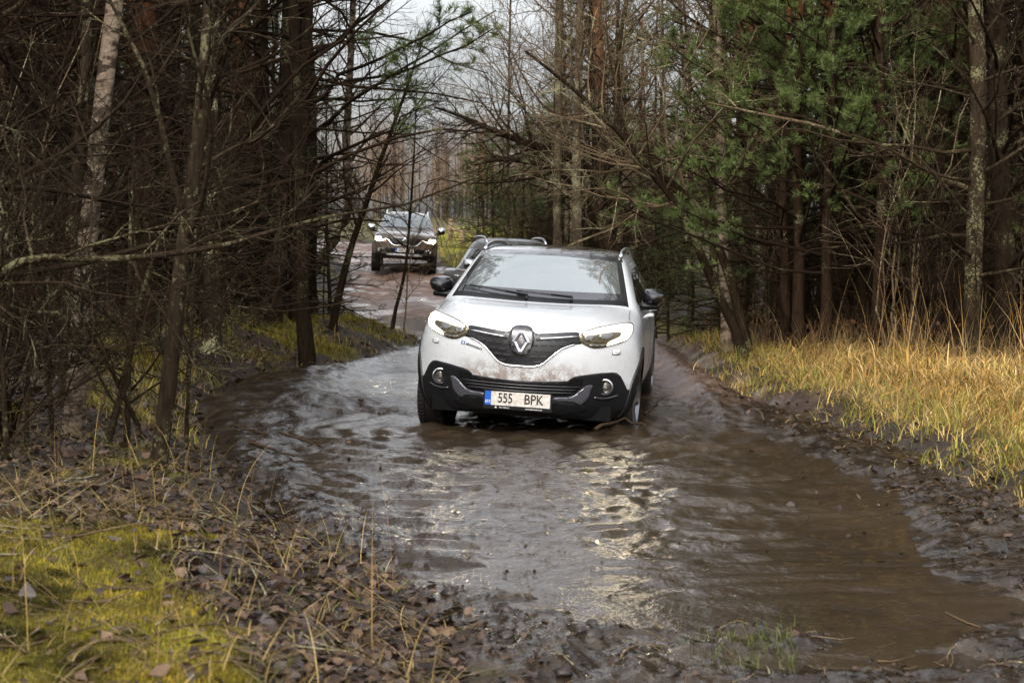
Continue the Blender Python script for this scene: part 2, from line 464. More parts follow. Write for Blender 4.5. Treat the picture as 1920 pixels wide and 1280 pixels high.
a_right = (sstep(.25, .8, -_dr + .4 * fbm(_X * 3, _Y * 3, 98, 3)) * sstep(1.2, -.4, _Y - treeline(_X)) * sstep(30, 24, _Y)).ravel()
a_moss = np.maximum(a_moss, (sstep(40, 46, _Y) * sstep(0, 1, -_dr) * (.6 + .5 * fbm(_X * .6, _Y * .3, 96, 3))).ravel())
a_moss = np.clip(a_moss * (1 - .75 * sstep(.2, 1.5, -_dr) * sstep(44, 38, _Y)).ravel(), 0, 1)
M['ground'] = principled('ground', (.05, .03, .02), .6)
_m = M['ground']
_at = nd(_m, 'ShaderNodeAttribute'); _at.attribute_name = 'mask'
_sp = nd(_m, 'ShaderNodeSeparateColor'); lk(_m, _at.outputs['Color'], _sp.inputs[0])
_co = objco(_m)
_n1, _n2, _n3 = noise(_m, _co, 5, 5, .6), noise(_m, _co, 45, 4, .65), noise(_m, _co, .9, 3)
_mudc = ramp(_m, [(.30, (.009, .0062, .0040)), (.55, (.025, .0172, .0105)), (.80, (.062, .045, .029))]); lk(_m, _n1, _mudc.inputs[0])
_litc = ramp(_m, [(.3, (.009, .006, .005)), (.6, (.026, .017, .011)), (.8, (.045, .032, .017))]); lk(_m, _n2, _litc.inputs[0])
_mosc = ramp(_m, [(.3, (.022, .020, .005)), (.55, (.065, .054, .010)), (.75, (.12, .098, .016))]); lk(_m, _n2, _mosc.inputs[0])
_stw = ramp(_m, [(.3, (.09, .055, .02)), (.7, (.26, .165, .055))]); lk(_m, _n2, _stw.inputs[0])
_fl = mixc(_m, _sp.outputs['Green'], _litc.outputs[0], _mosc.outputs[0])
_fl = mixc(_m, _sp.outputs['Blue'], _fl, _stw.outputs[0])
_rd = nd(_m, 'ShaderNodeAttribute'); _rd.attribute_name = 'road'
_rdc = ramp(_m, [(.34, (.045, .027, .019)), (.5, (.13, .080, .058)), (.68, (.25, .165, .125))]); lk(_m, noise(_m, _co, 2.6, 7, .72), _rdc.inputs[0])
_mud2 = mixc(_m, _rd.outputs['Fac'], _mudc.outputs[0], _rdc.outputs[0])
_bc = mixc(_m, _sp.outputs['Red'], _fl, _mud2)
lk(_m, _bc, bsdf(_m).inputs['Base Color'])
_wet = ramp(_m, [(.35, (.07,) * 3), (.58, (.14,) * 3), (.85, (.32,) * 3)]); lk(_m, _n1, _wet.inputs[0])
_rw = ramp(_m, [(.50, (1, 1, 1)), (.60, (.12, .12, .12))]); lk(_m, noise(_m, _co, .8, 5, .62), _rw.inputs[0])
_rwb = nd(_m, 'ShaderNodeRGBToBW'); lk(_m, _rw.outputs[0], _rwb.inputs[0])
_rdw = nd(_m, 'ShaderNodeMath'); _rdw.operation = 'MULTIPLY'; lk(_m, _rd.outputs['Fac'], _rdw.inputs[0]); lk(_m, _rwb.outputs[0], _rdw.inputs[1])
_sv = nd(_m, 'ShaderNodeMapRange'); _sv.inputs[3].default_value, _sv.inputs[4].default_value = .30, .08; lk(_m, _rdw.outputs[0], _sv.inputs[0]); lk(_m, _sv.outputs[0], bsdf(_m).inputs['Specular IOR Level'])
_wet2 = mixc(_m, _rdw.outputs[0], _wet.outputs[0], (.75, .75, .75))
_ro = mixc(_m, _sp.outputs['Red'], (.85, .85, .85), _wet2)
_rb = nd(_m, 'ShaderNodeRGBToBW'); lk(_m, _ro, _rb.inputs[0]); lk(_m, _rb.outputs[0], bsdf(_m).inputs['Roughness'])
lk(_m, bump(_m, noise(_m, _co, 48, 4, .6), .35, .012, bump(_m, noise(_m, _co, 15, 3, .55), .5, .03)), bsdf(_m).inputs['Normal'])
gm = mesh_np('ground', np.stack([_X, _Y, _Z], -1), _F, True, [M['ground']], {'mask': ('POINT', np.stack([a_mud, a_moss, a_right], -1)), 'road': ('POINT', np.maximum(sstep(24, 30, _Y) * (.75 + .5 * fbm(_X * .8, _Y * .5, 97, 3)), .45 * sstep(14, 17, _Y) * (_X > 1)).ravel())})
tag(link('ground', gm), kind='structure')

# ------------------------------------------------------------------ puddle water, muddy and rippled
def water_mat(name, col, rip=.25):
    m = principled(name, col, .035, 0, .5, **{'IOR': 1.45})
    co = objco(m)
    mp = nd(m, 'ShaderNodeMapping'); mp.inputs['Scale'].default_value = (27, 30, 1); mp.inputs['Rotation'].default_value = (0, 0, R(12)); lk(m, co, mp.inputs[0])
    n1 = noise(m, mp.outputs[0], 1.0, 4, .55)
    n2 = noise(m, co, .9, 3)
    r = ramp(m, [(.3, tuple(c * .75 for c in col)), (.7, tuple(c * 1.25 for c in col))]); lk(m, n2, r.inputs[0]); lk(m, r.outputs[0], bsdf(m).inputs['Base Color'])
    lk(m, bump(m, n1, rip, .012), bsdf(m).inputs['Normal'])
    return m
M['water'] = water_mat('muddy_water', (.032, .0225, .0140), .6)
M['water_far'] = water_mat('muddy_water_still', (.062, .044, .034), .12)
def wave(x, y):
    amp = .35 + .65 * np.clip(blob(x, y, .2, 12.0, 2.2, 3.2) + .8 * blob(x, y, 0, 9.8, 1.7, 2.0), 0, 1)
    wx = x + .22 * fbm(x * 1.2, y * 1.2, 201, 2); wy = y + .25 * fbm(x * 1.1, y * 1.3, 203, 2)
    r = np.hypot(wx - .05, (wy - 14.2)) ; r2 = np.hypot(wx + .75, wy - 13.9); r3 = np.hypot(wx - .95, wy - 13.7)
    h = .008 * np.sin(r * 19) * np.exp(-r * .10) + .007 * np.sin(r2 * 26 + 1) * np.exp(-r2 * .16) + .007 * np.sin(r3 * 24) * np.exp(-r3 * .18)
    h = h + .014 * fbm(wx * 3.4, wy * 4.2, 205, 2, .55) + .011 * fbm(wx * 9.5, wy * 10.5, 207, 2, .5)
    h = h + .045 * (np.exp(-(((x + .68) / .22) ** 2 + ((y - 13.95) / .16) ** 2)) + np.exp(-(((x - .88) / .22) ** 2 + ((y - 13.8) / .16) ** 2)))
    return h * amp * 1.35
def water_sheet(name, x0, x1, ys, z, nx, mat, waves):
    X = np.linspace(x0, x1, nx)[None, :].repeat(len(ys), 0); Y = np.asarray(ys)[:, None].repeat(nx, 1)
    Z = z + (wave(X, Y) if waves else 0 * X)
    ix = np.arange(X.size).reshape(X.shape)
    F = np.stack([ix[:-1, :-1], ix[:-1, 1:], ix[1:, 1:], ix[1:, :-1]], -1).reshape(-1, 4)
    # keep only cells where the ground dips under the water
    g = ground(X, Y); low = (g < z + .02)
    keep = (low[:-1, :-1] | low[1:, 1:] | low[:-1, 1:] | low[1:, :-1]).ravel()
    keep &= (np.minimum(X - xl(Y), xr(Y) - X)[:-1, :-1].ravel() > -.25)
    F = F[keep]; u, inv = np.unique(F, return_inverse=True)
    me = mesh_np(name, np.stack([X, Y, Z], -1).reshape(-1, 3)[u], inv.reshape(F.shape), True, [mat])
    return tag(link(name, me), kind='structure')
_wy = _ys[(_ys > 5.0) & (_ys < 20.5)]
water_sheet('puddle_water', -3.2, 3.0, _wy, 0.0, 420, M['water'], True)
water_sheet('puddle_water', -4.5, 1.5, np.linspace(29, 42, 60), -.285, 60, M['water_far'], False)
# ------------------------------------------------------------------ trees
def tubes(P, Rr, S=4):
    """P (N,K,3) polylines, Rr (N,K) radii -> verts, quads"""
    N, K, _ = P.shape
    T = np.empty_like(P)
    T[:, 1:-1] = P[:, 2:] - P[:, :-2]; T[:, 0] = P[:, 1] - P[:, 0]; T[:, -1] = P[:, -1] - P[:, -2]
    T /= np.linalg.norm(T, axis=2, keepdims=True) + 1e-9
    ref = np.where(np.abs(T[:, :, 2:3]) > .85, np.array([1., 0, 0]), np.array([0, 0, 1.]))
    U = np.cross(T, ref); U /= np.linalg.norm(U, axis=2, keepdims=True) + 1e-9
    W = np.cross(T, U)
    a = np.arange(S) * 2 * np.pi / S
    V = P[:, :, None, :] + Rr[:, :, None, None] * (U[:, :, None, :] * np.cos(a)[None, None, :, None] + W[:, :, None, :] * np.sin(a)[None, None, :, None])
    idx = np.arange(N * K * S).reshape(N, K, S)
    q = np.stack([idx[:, :-1, :], np.roll(idx, -1, 2)[:, :-1, :], np.roll(idx, -1, 2)[:, 1:, :], idx[:, 1:, :]], -1).reshape(-1, 4)
    return V.reshape(-1, 3), q

def join(parts):
    Vs, Fs, n = [], [], 0
    for V, F in parts:
        Vs.append(V); Fs.append(F + n); n += len(V)
    return np.concatenate(Vs), np.concatenate(Fs)

def sample(P, Rr, t, i):
    """points, tangents and radii on polylines i at parameter t in 0..1"""
    K = P.shape[1]
    f = t * (K - 1); k = np.minimum(f.astype(int), K - 2); w = (f - k)[:, None]
    p = P[i, k] * (1 - w) + P[i, k + 1] * w
    d = P[i, k + 1] - P[i, k]; d /= np.linalg.norm(d, axis=1, keepdims=True) + 1e-9
    r = Rr[i, k] * (1 - w[:, 0]) + Rr[i, k + 1] * w[:, 0]
    return p, d, r

def spawn(rg, P, Rr, n, t0, t1, length, ang, up=0.0, wob=.25, K=5, rfrac=.5, rmin=.002, tip=.35, lpow=.6, jitter=.35, flat=0.0):
    """n children per parent polyline"""
    N = len(P)
    i = np.repeat(np.arange(N), n)
    t = t0 + (t1 - t0) * (np.tile((np.arange(n) + .5) / n, N) + (rg.random(N * n) - .5) / n)
    p, d, r = sample(P, Rr, np.clip(t, 0, .999), i)
    v = rg.normal(size=(N * n, 3)); v[:, 2] *= (1 - flat)
    v -= d * (v * d).sum(1, keepdims=True); v /= np.linalg.norm(v, axis=1, keepdims=True) + 1e-9
    a = np.radians(ang[0] + (ang[1] - ang[0]) * rg.random(N * n))[:, None]
    dirn = d * np.cos(a) + v * np.sin(a)
    L = (length if np.isscalar(length) else np.asarray(length)[i]) * (1 - .75 * ((t - t0) / (t1 - t0 + 1e-6)) ** (1 / lpow) * (lpow < 5)) * (1 + jitter * (rg.random(N * n) * 2 - 1))
    Q = np.empty((N * n, K, 3)); Q[:, 0] = p
    cur = dirn
    for k in range(1, K):
        cur = cur + rg.normal(size=cur.shape) * wob * .5 + np.array([0, 0, up])
        cur /= np.linalg.norm(cur, axis=1, keepdims=True) + 1e-9
        Q[:, k] = Q[:, k - 1] + cur * (L / (K - 1))[:, None]
    r0 = np.maximum(np.minimum(r * .8, rfrac * r + .0), rmin)
    r0 = np.minimum(r0, L * .0085 + rmin)
    RR = r0[:, None] * (1 - (1 - tip) * np.linspace(0, 1, K))[None, :]
    return Q, np.maximum(RR, rmin * .7)

def trunk_line(rg, H, r, lean=(0, 0), wob=.05, K=14, flare=1.5, tip=.12):
    z = np.linspace(0, 1, K)
    off = np.cumsum(rg.normal(size=(K, 2)) * wob * H / K, 0); off[0] = 0
    P = np.stack([lean[0] * z * H + off[:, 0], lean[1] * z * H + off[:, 1], z * H - .15], -1)
    Rr = r * (1 - (1 - tip) * z); Rr[0] *= flare; Rr[1] *= 1 + (flare - 1) * .15
    return P[None], Rr[None]

def leafy(rg, P, Rr, n, ln=.06, w=.006, t0=.25, spread=1.0, i_sel=None):
    """n needles per twig polyline: one slim triangle each"""
    N = len(P)
    i = np.repeat(np.arange(N), n); t = t0 + (1 - t0) * rg.random(N * n)
    p, d, r = sample(P, Rr, np.clip(t, 0, .999), i)
    v = rg.normal(size=(N * n, 3)); v -= d * (v * d).sum(1, keepdims=True); v /= np.linalg.norm(v, axis=1, keepdims=True) + 1e-9
    q = d * (.55 + .3 * rg.random((N * n, 1))) + v * spread; q /= np.linalg.norm(q, axis=1, keepdims=True)
    q[:, 2] += .15
    s = np.cross(q, rg.normal(size=q.shape)); s /= np.linalg.norm(s, axis=1, keepdims=True) + 1e-9
    L = ln * (.7 + .6 * rg.random((N * n, 1)))
    V = np.stack([p - s * w / 2, p + s * w / 2, p + q * L], 1).reshape(-1, 3)
    return V, np.arange(len(V)).reshape(-1, 3)

# --- bark, twig and needle materials
def bark(name, c0, c1, lichen=None, lamt=.5, upper=None, vert=True, bands=None):
    m = principled(name, c0, .95, 0, .06)
    co = objco(m)
    mp = nd(m, 'ShaderNodeMapping'); mp.inputs['Scale'].default_value = (1, 1, .22 if vert else 1); lk(m, co, mp.inputs[0])
    n1 = noise(m, mp.outputs[0], 38, 5, .65)
    r = ramp(m, [(.32, c0), (.68, c1)]); lk(m, n1, r.inputs[0])
    col = r.outputs[0]
    if upper:
        sp = nd(m, 'ShaderNodeSeparateXYZ'); lk(m, co, sp.inputs[0])
        mr = nd(m, 'ShaderNodeMapRange'); mr.inputs[1].default_value, mr.inputs[2].default_value = upper[1], upper[2]; lk(m, sp.outputs['Z'], mr.inputs[0])
        col = mixc(m, mr.outputs[0], col, upper[0])
    if bands:
        mb_ = nd(m, 'ShaderNodeMapping'); mb_.inputs['Scale'].default_value = (3, 3, 6); lk(m, co, mb_.inputs[0])
        nb = noise(m, mb_.outputs[0], 2.2, 4, .7); rb = ramp(m, [(.47, (0, 0, 0)), (.56, (1, 1, 1))]); lk(m, nb, rb.inputs[0])
        col = mixc(m, rb.outputs[0], col, bands)
    if lichen:
        nl = noise(m, co, 40, 5, .75); nl2 = noise(m, co, 2.4, 2)
        ad = nd(m, 'ShaderNodeMath'); ad.operation = 'ADD'; lk(m, nl, ad.inputs[0]); lk(m, nl2, ad.inputs[1])
        rl = ramp(m, [(1.20 - .35 * lamt, (0, 0, 0)), (1.27 - .35 * lamt, (1, 1, 1))])
        dv = nd(m, 'ShaderNodeMath'); dv.operation = 'MULTIPLY'; dv.inputs[1].default_value = 1.0; lk(m, ad.outputs[0], dv.inputs[0])
        rl.color_ramp.elements[0].position = min(.98, (1.20 - .35 * lamt) / 1.3); rl.color_ramp.elements[1].position = min(1, (1.28 - .35 * lamt) / 1.3)
        dv.inputs[1].default_value = 1 / 1.3
        lk(m, dv.outputs[0], rl.inputs[0])
        col = mixc(m, rl.outputs[0], col, lichen)
    oi = nd(m, 'ShaderNodeObjectInfo')
    rr = nd(m, 'ShaderNodeMapRange'); rr.inputs[3].default_value, rr.inputs[4].default_value = .72, 1.25; lk(m, oi.outputs['Random'], rr.inputs[0])
    cb = nd(m, 'ShaderNodeCombineColor')
    for k in range(3): lk(m, rr.outputs[0], cb.inputs[k])
    col = mixc(m, 1.0, col, cb.outputs[0], 'MULTIPLY')
    col = mixc(m, 1.0, col, (1.14, 1.0, .80), 'MULTIPLY')
    lk(m, col, bsdf(m).inputs['Base Color'])
    lk(m, bump(m, n1, .8, .02), bsdf(m).inputs['Normal'])
    return m
M['bark_pine'] = bark('bark_pine', (0.0098, 0.0063, 0.0045), (0.0322, 0.0210, 0.0147), (.10, .11, .075), .25, ((.20, .085, .04), 3.2, 6.5))
M['bark_grey'] = bark('bark_grey', (0.0091, 0.0068, 0.0049), (0.0299, 0.0240, 0.0175), (.20, .21, .15), .35)
M['bark_lichen'] = bark('bark_lichen', (0.0097, 0.0075, 0.0053), (0.0315, 0.0248, 0.0180), (.105, .11, .072), .44)
M['bark_dark'] = bark('bark_dark', (0.0075, 0.0056, 0.0041), (0.0270, 0.0203, 0.0142), (.09, .10, .06), .25)
M['bark_birch'] = bark('bark_birch', (0.1020, 0.0850, 0.0748), (0.2125, 0.1870, 0.1658), (.09, .085, .06), .30, None, False, (.035, .028, .024))
M['bark_aspen'] = bark('bark_aspen', (0.0285, 0.0240, 0.0188), (0.0788, 0.0668, 0.0525), (.16, .17, .12), .42, None, False, (.03, .025, .02))
M['twig_dark'] = bark('twig_dark', (0.0070, 0.0049, 0.0035), (0.0210, 0.0147, 0.0105), (.075, .075, .048), .08, None, False)
M['twig_red'] = bark('twig_red', (0.0288, 0.0176, 0.0128), (0.0640, 0.0416, 0.0304), None, 0, None, False)
M['twig_pale'] = bark('twig_pale', (.050, .039, .028), (.120, .096, .070), (.22, .23, .17), .30, None, False)
M['twig_far_haze'] = bark('twig_far_haze', (.095, .068, .055), (.18, .138, .112), None, 0, None, False)  # pinkish-grey twigs, with distance haze paled into the colour
M['twig_lichen'] = bark('twig_lichen', (0.0120, 0.0090, 0.0067), (0.0375, 0.0292, 0.0210), (.105, .11, .07), .26, None, False)
def needles(name, a, b):
    m = principled(name, a, .55, 0, .35)
    n = noise(m, objco(m), 1.3, 3)
    n2 = noise(m, objco(m), 30, 1)
    r = ramp(m, [(.3, a), (.7, b)]); lk(m, n, r.inputs[0])
    lk(m, mixc(m, n2, r.outputs[0], tuple(c * 1.5 for c in b)), bsdf(m).inputs['Base Color'])
    b_ = bsdf(m)
    out = m.node_tree.nodes['Material Output']
    tl = nd(m, 'ShaderNodeBsdfTranslucent'); lk(m, r.outputs[0], tl.inputs[0])
    mx = nd(m, 'ShaderNodeMixShader'); mx.inputs[0].default_value = .25
    lk(m, b_.outputs[0], mx.inputs[1]); lk(m, tl.outputs[0], mx.inputs[2]); lk(m, mx.outputs[0], out.inputs['Surface'])
    return m
M['needles'] = needles('pine_needles', (.030, .048, .012), (.080, .108, .026))
M['needles_dark'] = needles('spruce_needles', (.022, .034, .009), (.055, .068, .016))
M['dead_leaf'] = principled('dead_leaf', (.06, .035, .02), .5)

def bark_part(P, Rr, S=8): return tubes(P, Rr, S)

# --- kinds of tree: each returns {part name: mesh}
def kind_pine(seed, H=13, r=.15, low=1.4, green=5.0, dens=1.0, lean=(0, 0), path=None):
    rg = np.random.default_rng(seed)
    P, Rr = path if path is not None else trunk_line(rg, H, r, lean, .035, 16, 1.35, .25)
    out = {'trunk': mesh_np('trunk', *tubes(P, Rr, 12), mats=[M['bark_pine']])}
    # dead lower branches
    nd_ = int(26 * dens)
    B, RB = spawn(rg, P, Rr, nd_, low / H, green / H, 1.9, (70, 105), -.01, .35, 6, .22, .006, .3, 9, .6, .5)
    T1, R1 = spawn(rg, B, RB, 5, .3, .95, .65, (25, 75), .02, .5, 4, .5, .0035, .4, 1, .5, .4)
    T2, R2 = spawn(rg, T1, R1, 3, .2, .95, .30, (25, 70), .0, .5, 3, .5, .0028, .5, 1, .5)
    parts = [tubes(B, RB, 5), tubes(T1, R1, 3), tubes(T2, R2, 3)]
    # live crown
    G, RG = spawn(rg, P, Rr, int(30 * dens), green / H, .98, 2.6, (45, 85), .06, .3, 6, .3, .008, .3, .8, .4, .3)
    g1, rg1 = spawn(rg, G, RG, 6, .3, .98, .9, (25, 60), .10, .3, 4, .5, .004, .4, 1, .4, .3)
    g2, rg2 = spawn(rg, g1, rg1, 4, .25, 1, .38, (20, 55), .16, .25, 3, .5, .003, .5, 2, .4)
    parts += [tubes(G, RG, 5), tubes(g1, rg1, 3), tubes(g2, rg2, 3)]
    out['crown'] = mesh_np('crown', *join(parts), mats=[M['twig_dark']])
    out['needles'] = mesh_np('needles', *leafy(rg, g2, rg2, 36, .070, .0085, .1), mats=[M['needles']])
    return out

def kind_young_pine(seed, H=7.5, r=.075, low=.9):
    rg = np.random.default_rng(seed)
    P, Rr = trunk_line(rg, H, r, (0, 0), .04, 12, 1.3, .2)
    out = {'trunk': mesh_np('trunk', *tubes(P, Rr, 10), mats=[M['bark_pine']])}
    G, RG = spawn(rg, P, Rr, 46, low / H, .99, 2.0, (55, 90), .05, .25, 6, .35, .006, .3, .7, .35, .3)
    g1, r1 = spawn(rg, G, RG, 6, .35, .98, .60, (25, 60), .08, .3, 4, .5, .0035, .4, 1, .4, .3)
    g2, r2 = spawn(rg, g1, r1, 4, .3, 1, .26, (20, 55), .14, .25, 3, .5, .0028, .5, 2, .4)
    out['crown'] = mesh_np('crown', *join([tubes(G, RG, 5), tubes(g1, r1, 3), tubes(g2, r2, 3)]), mats=[M['twig_dark']])
    out['needles'] = mesh_np('needles', *leafy(rg, g2, r2, 46, .058, .0070, .1), mats=[M['needles']])
    return out

def kind_spruce(seed, H=3.2, r=.035):
    rg = np.random.default_rng(seed)
    P, Rr = trunk_line(rg, H, r, (0, 0), .03, 9, 1.2, .2)
    out = {'trunk': mesh_np('trunk', *tubes(P, Rr, 7), mats=[M['bark_dark']])}
    G, RG = spawn(rg, P, Rr, 44, .06, .98, 1.15, (70, 100), -.01, .2, 5, .4, .004, .3, 1.0, .25, .4)
    g1, r1 = spawn(rg, G, RG, 9, .15, 1, .36, (35, 60), -.02, .25, 3, .5, .0028, .5, 1, .35, .6)
    out['crown'] = mesh_np('crown', *join([tubes(G, RG, 4), tubes(g1, r1, 3)]), mats=[M['twig_dark']])
    out['needles'] = mesh_np('needles', *leafy(rg, g1, r1, 26, .035, .006, 0), mats=[M['needles_dark']])
    return out

def kind_bare(seed, H=11, r=.075, bk='bark_grey', tw='twig_dark', low=.12, n1=24, L1=2.4, ang=(30, 65), up=.06, n2=7, n3=5, twig=.45, lean=(0, 0), wob=.045, path=None, sides=10, top=.97, lfine=1.0):
    rg = np.random.default_rng(seed)
    P, Rr = path if path is not None else trunk_line(rg, H, r, lean, wob, 16, 1.3, .12)
    out = {'trunk': mesh_np('trunk', *tubes(P, Rr, sides), mats=[M[bk]])}
    B, RB = spawn(rg, P, Rr, n1, low, top, L1, ang, up, .28, 7, .45, .006, .25, .8, .4)
    T1, R1 = spawn(rg, B, RB, n2, .2, .97, L1 * .38, (25, 65), up * .8, .35, 5, .55, .0035, .35, .9, .45)
    T2, R2 = spawn(rg, T1, R1, n3 + 1, .2, .98, twig * lfine * 1.15, (20, 60), up * .5, .35, 4, .5, .0022, .45, 1, .5)
    out['crown'] = mesh_np('crown', *join([tubes(B, RB, 6), tubes(T1, R1, 4), tubes(T2, R2, 3)]), mats=[M[tw]])
    return out

def kind_shrub(seed, H=2.6, n=9, tw='twig_dark', spread=.5, n1=8, n2=5, r=.011):
    rg = np.random.default_rng(seed)
    K = 8
    Ps, Rs = [], []
    for k in range(n):
        a = rg.random() * 6.283; d = np.array([math.cos(a), math.sin(a)]) * spread * (.3 + rg.random())
        h = H * (.55 + .45 * rg.random()); z = np.linspace(0, 1, K)
        off = np.cumsum(rg.normal(size=(K, 2)) * .03 * h, 0); off[0] = 0
        b = rg.normal(size=2) * .10
        Ps.append(np.stack([b[0] + d[0] * z ** 1.4 * h * .6 + off[:, 0], b[1] + d[1] * z ** 1.4 * h * .6 + off[:, 1], z * h - .05], -1))
        Rs.append(r * (.7 + .6 * rg.random()) * (1 - .8 * z))
    P, Rr = np.array(Ps), np.array(Rs)
    T1, R1 = spawn(rg, P, Rr, n1, .15, .97, .65 * H / 2.6, (25, 65), .05, .35, 5, .6, .0028, .4, 1, .5)
    T2, R2 = spawn(rg, T1, R1, n2, .2, .98, .26 * H / 2.6, (25, 60), .02, .35, 3, .6, .0022, .5, 1, .5)
    return {'stems': mesh_np('stems', *tubes(P, Rr, 6), mats=[M[tw]]), 'crown': mesh_np('crown', *join([tubes(T1, R1, 3), tubes(T2, R2, 3)]), mats=[M[tw]])}

def plant(name, parts, x, y, rz=0.0, s=1.0, label=None, cat='tree', group=None, z=None, sz=None):
    o = empty(name, (x, y, gz(x, y) if z is None else z), rz)
    o.scale = (s, s, sz or s)
    for k, me in parts.items(): link(k, me, None, o)
    return tag(o, label, cat, group)

def at(px, Y):   # photo column px at distance Y -> world x
    return (px - 960) / 3200 * Y
def world(px, py, Y):   # the point that photo pixel (px, py) shows at distance Y
    return Vector(((px - 960) / 3200 * Y, Y, CAM_H + (425 - py) / 3200 * Y))
def path_through(pts, r0, r1, K=18, flare=1.3):
    """a trunk line through photo points (px, py, Y), relative to its first point; returns (base, (P, R))"""
    W = np.array([world(*p) for p in pts])
    base = W[0].copy(); W = W - base
    d = np.concatenate([[0], np.cumsum(np.linalg.norm(np.diff(W, axis=0), axis=1))])
    t = np.linspace(0, d[-1], K)
    # smooth interpolation: linear then relaxed
    P = np.stack([np.interp(t, d, W[:, i]) for i in range(3)], -1)
    for _ in range(2): P[1:-1] = P[1:-1] * .5 + (P[2:] + P[:-2]) * .25
    P[0, 2] -= .12
    Rr = r0 + (r1 - r0) * np.linspace(0, 1, K); Rr[0] *= flare
    return base, (P[None], Rr[None])
# ------------------------------------------------------------------ single trees, each where it stands
def hero(name, pts, r0, r1, label, seed, bk, tw, cat='tree', flare=1.3, sides=12, extra=None, **kw):
    base, path = path_through(pts, r0, r1, 20, flare)
    parts = kind_bare(seed, 8, r0, bk, tw, path=path, sides=sides, **kw)
    o = empty(name, base)
    for k, me in parts.items(): link(k, me, None, o)
    return tag(o, label, cat), base, path

hero('birch_tree', [(283,968,8.4),(296,835,8.45),(318,700,8.5),(330,560,8.5),(352,420,8.6),(380,230,8.7),(400,20,8.8),(420,-280,9)], .046, .028,
     'slim lichen-flecked birch growing at the very edge of the muddy bank in the left corner', 101, 'bark_lichen', 'twig_lichen', n1=11, L1=1.3, ang=(45, 85), low=.34, up=.03, n2=6, n3=4, twig=.28)
hero('birch_tree', [(130,830,11.0),(146,680,11.1),(160,480,11.3),(185,300,11.4),(203,150,11.5),(226,0,11.7),(245,-260,12)], .072, .052,
     'pale pinkish birch trunk slanting up behind the lichen-flecked birch', 102, 'bark_birch', 'twig_dark', n1=15, L1=1.9, ang=(50, 90), low=.3, up=.02, n2=7, n3=5, twig=.35)
hero('birch_tree', [(118,800,12.2),(125,640,12.2),(130,480,12.3),(150,300,12.4),(170,100,12.6),(180,-200,13)], .05, .03,
     'darker lichen-mottled stem standing close beside the pale pinkish birch', 103, 'bark_lichen', 'twig_lichen', n1=13, L1=1.4, ang=(50, 90), low=.25, up=.0, n2=6, n3=4, twig=.3)
hero('rowan_tree', [(190,860,9.3),(235,700,9.2),(262,560,9.1),(300,450,9.0),(345,380,8.9),(380,250,8.8)], .022, .008,
     'thin lichen-crusted stem leaning right across the lichen-flecked birch', 104, 'bark_lichen', 'twig_lichen', n1=12, L1=1.1, ang=(35, 80), low=.2, up=.0, n2=6, n3=4, twig=.25)
hero('rowan_tree', [(265,820,9.8),(205,690,9.6),(150,590,9.4),(95,500,9.2),(60,420,9.1)], .016, .006,
     'thin bare stem leaning left across the pale pinkish birch', 105, 'bark_lichen', 'twig_lichen', n1=10, L1=.9, ang=(30, 75), low=.2, up=.0, n2=5, n3=4, twig=.25)
hero('alder_tree', [(-60,760,9.0),(-20,620,9.0),(10,470,9.0),(-10,300,9.1),(-30,100,9.2)], .05, .035,
     'grey tree at the far left edge sending long bare branches to the right', 106, 'bark_grey', 'twig_lichen', n1=11, L1=2.0, ang=(60, 95), low=.3, up=.0, n2=7, n3=5, twig=.32)
hero('alder_tree', [(395,640,17),(398,500,17),(402,350,17.2),(396,180,17.3),(410,0,17.5),(420,-300,18)], .085, .06,
     'grey-barked tree between the lichen-flecked birch and the twin-trunked dark pine', 107, 'bark_grey', 'twig_dark', n1=30, L1=2.6, ang=(50, 90), low=.18, up=.01, n2=7, n3=5, twig=.4)

# long near branches crossing the left of the picture belong to a thorny tree just outside it
hero('thorn_tree', [(-170,900,7.9),(-120,700,7.9),(-60,560,7.9),(40,470,8.0),(160,490,8.1),(300,480,8.1),(430,460,8.2),(520,430,8.4)], .030, .009,
     'dark bare tree whose long arching limb crosses in front of the left-hand trunks', 108, 'twig_lichen', 'twig_lichen', n1=11, L1=1.2, ang=(35, 75), low=.3, up=.02, n2=5, n3=4, twig=.26)

for i, (px, Y, top, ln, lab) in enumerate([(40, 9.5, 330, 30, 'thin crooked sapling near the left edge'), (95, 10.5, 260, -30, 'thin sapling leaning left of the pale pinkish birch'), (232, 10.2, 240, 25, 'thin twiggy sapling between the two foreground birches'), (345, 11.5, 280, 40, 'thin lichened sapling just right of the lichen-flecked birch'), (10, 8.6, 420, -20, 'thin sapling at the very left edge')]):
    yb = 425 + 1.42 / Y * 3200
    hero('sapling', [(px, yb, Y), (px + ln * .3, (yb * 2 + top) / 3, Y), (px + ln * .5, (yb + 2 * top) / 3, Y + .1), (px + ln, top, Y + .2)], .015 + .004 * (i % 3), .005, lab, 150 + i, 'bark_lichen', 'twig_lichen', n1=20, L1=.95, ang=(35, 85), low=.12, up=.01, n2=6, n3=4, twig=.24)

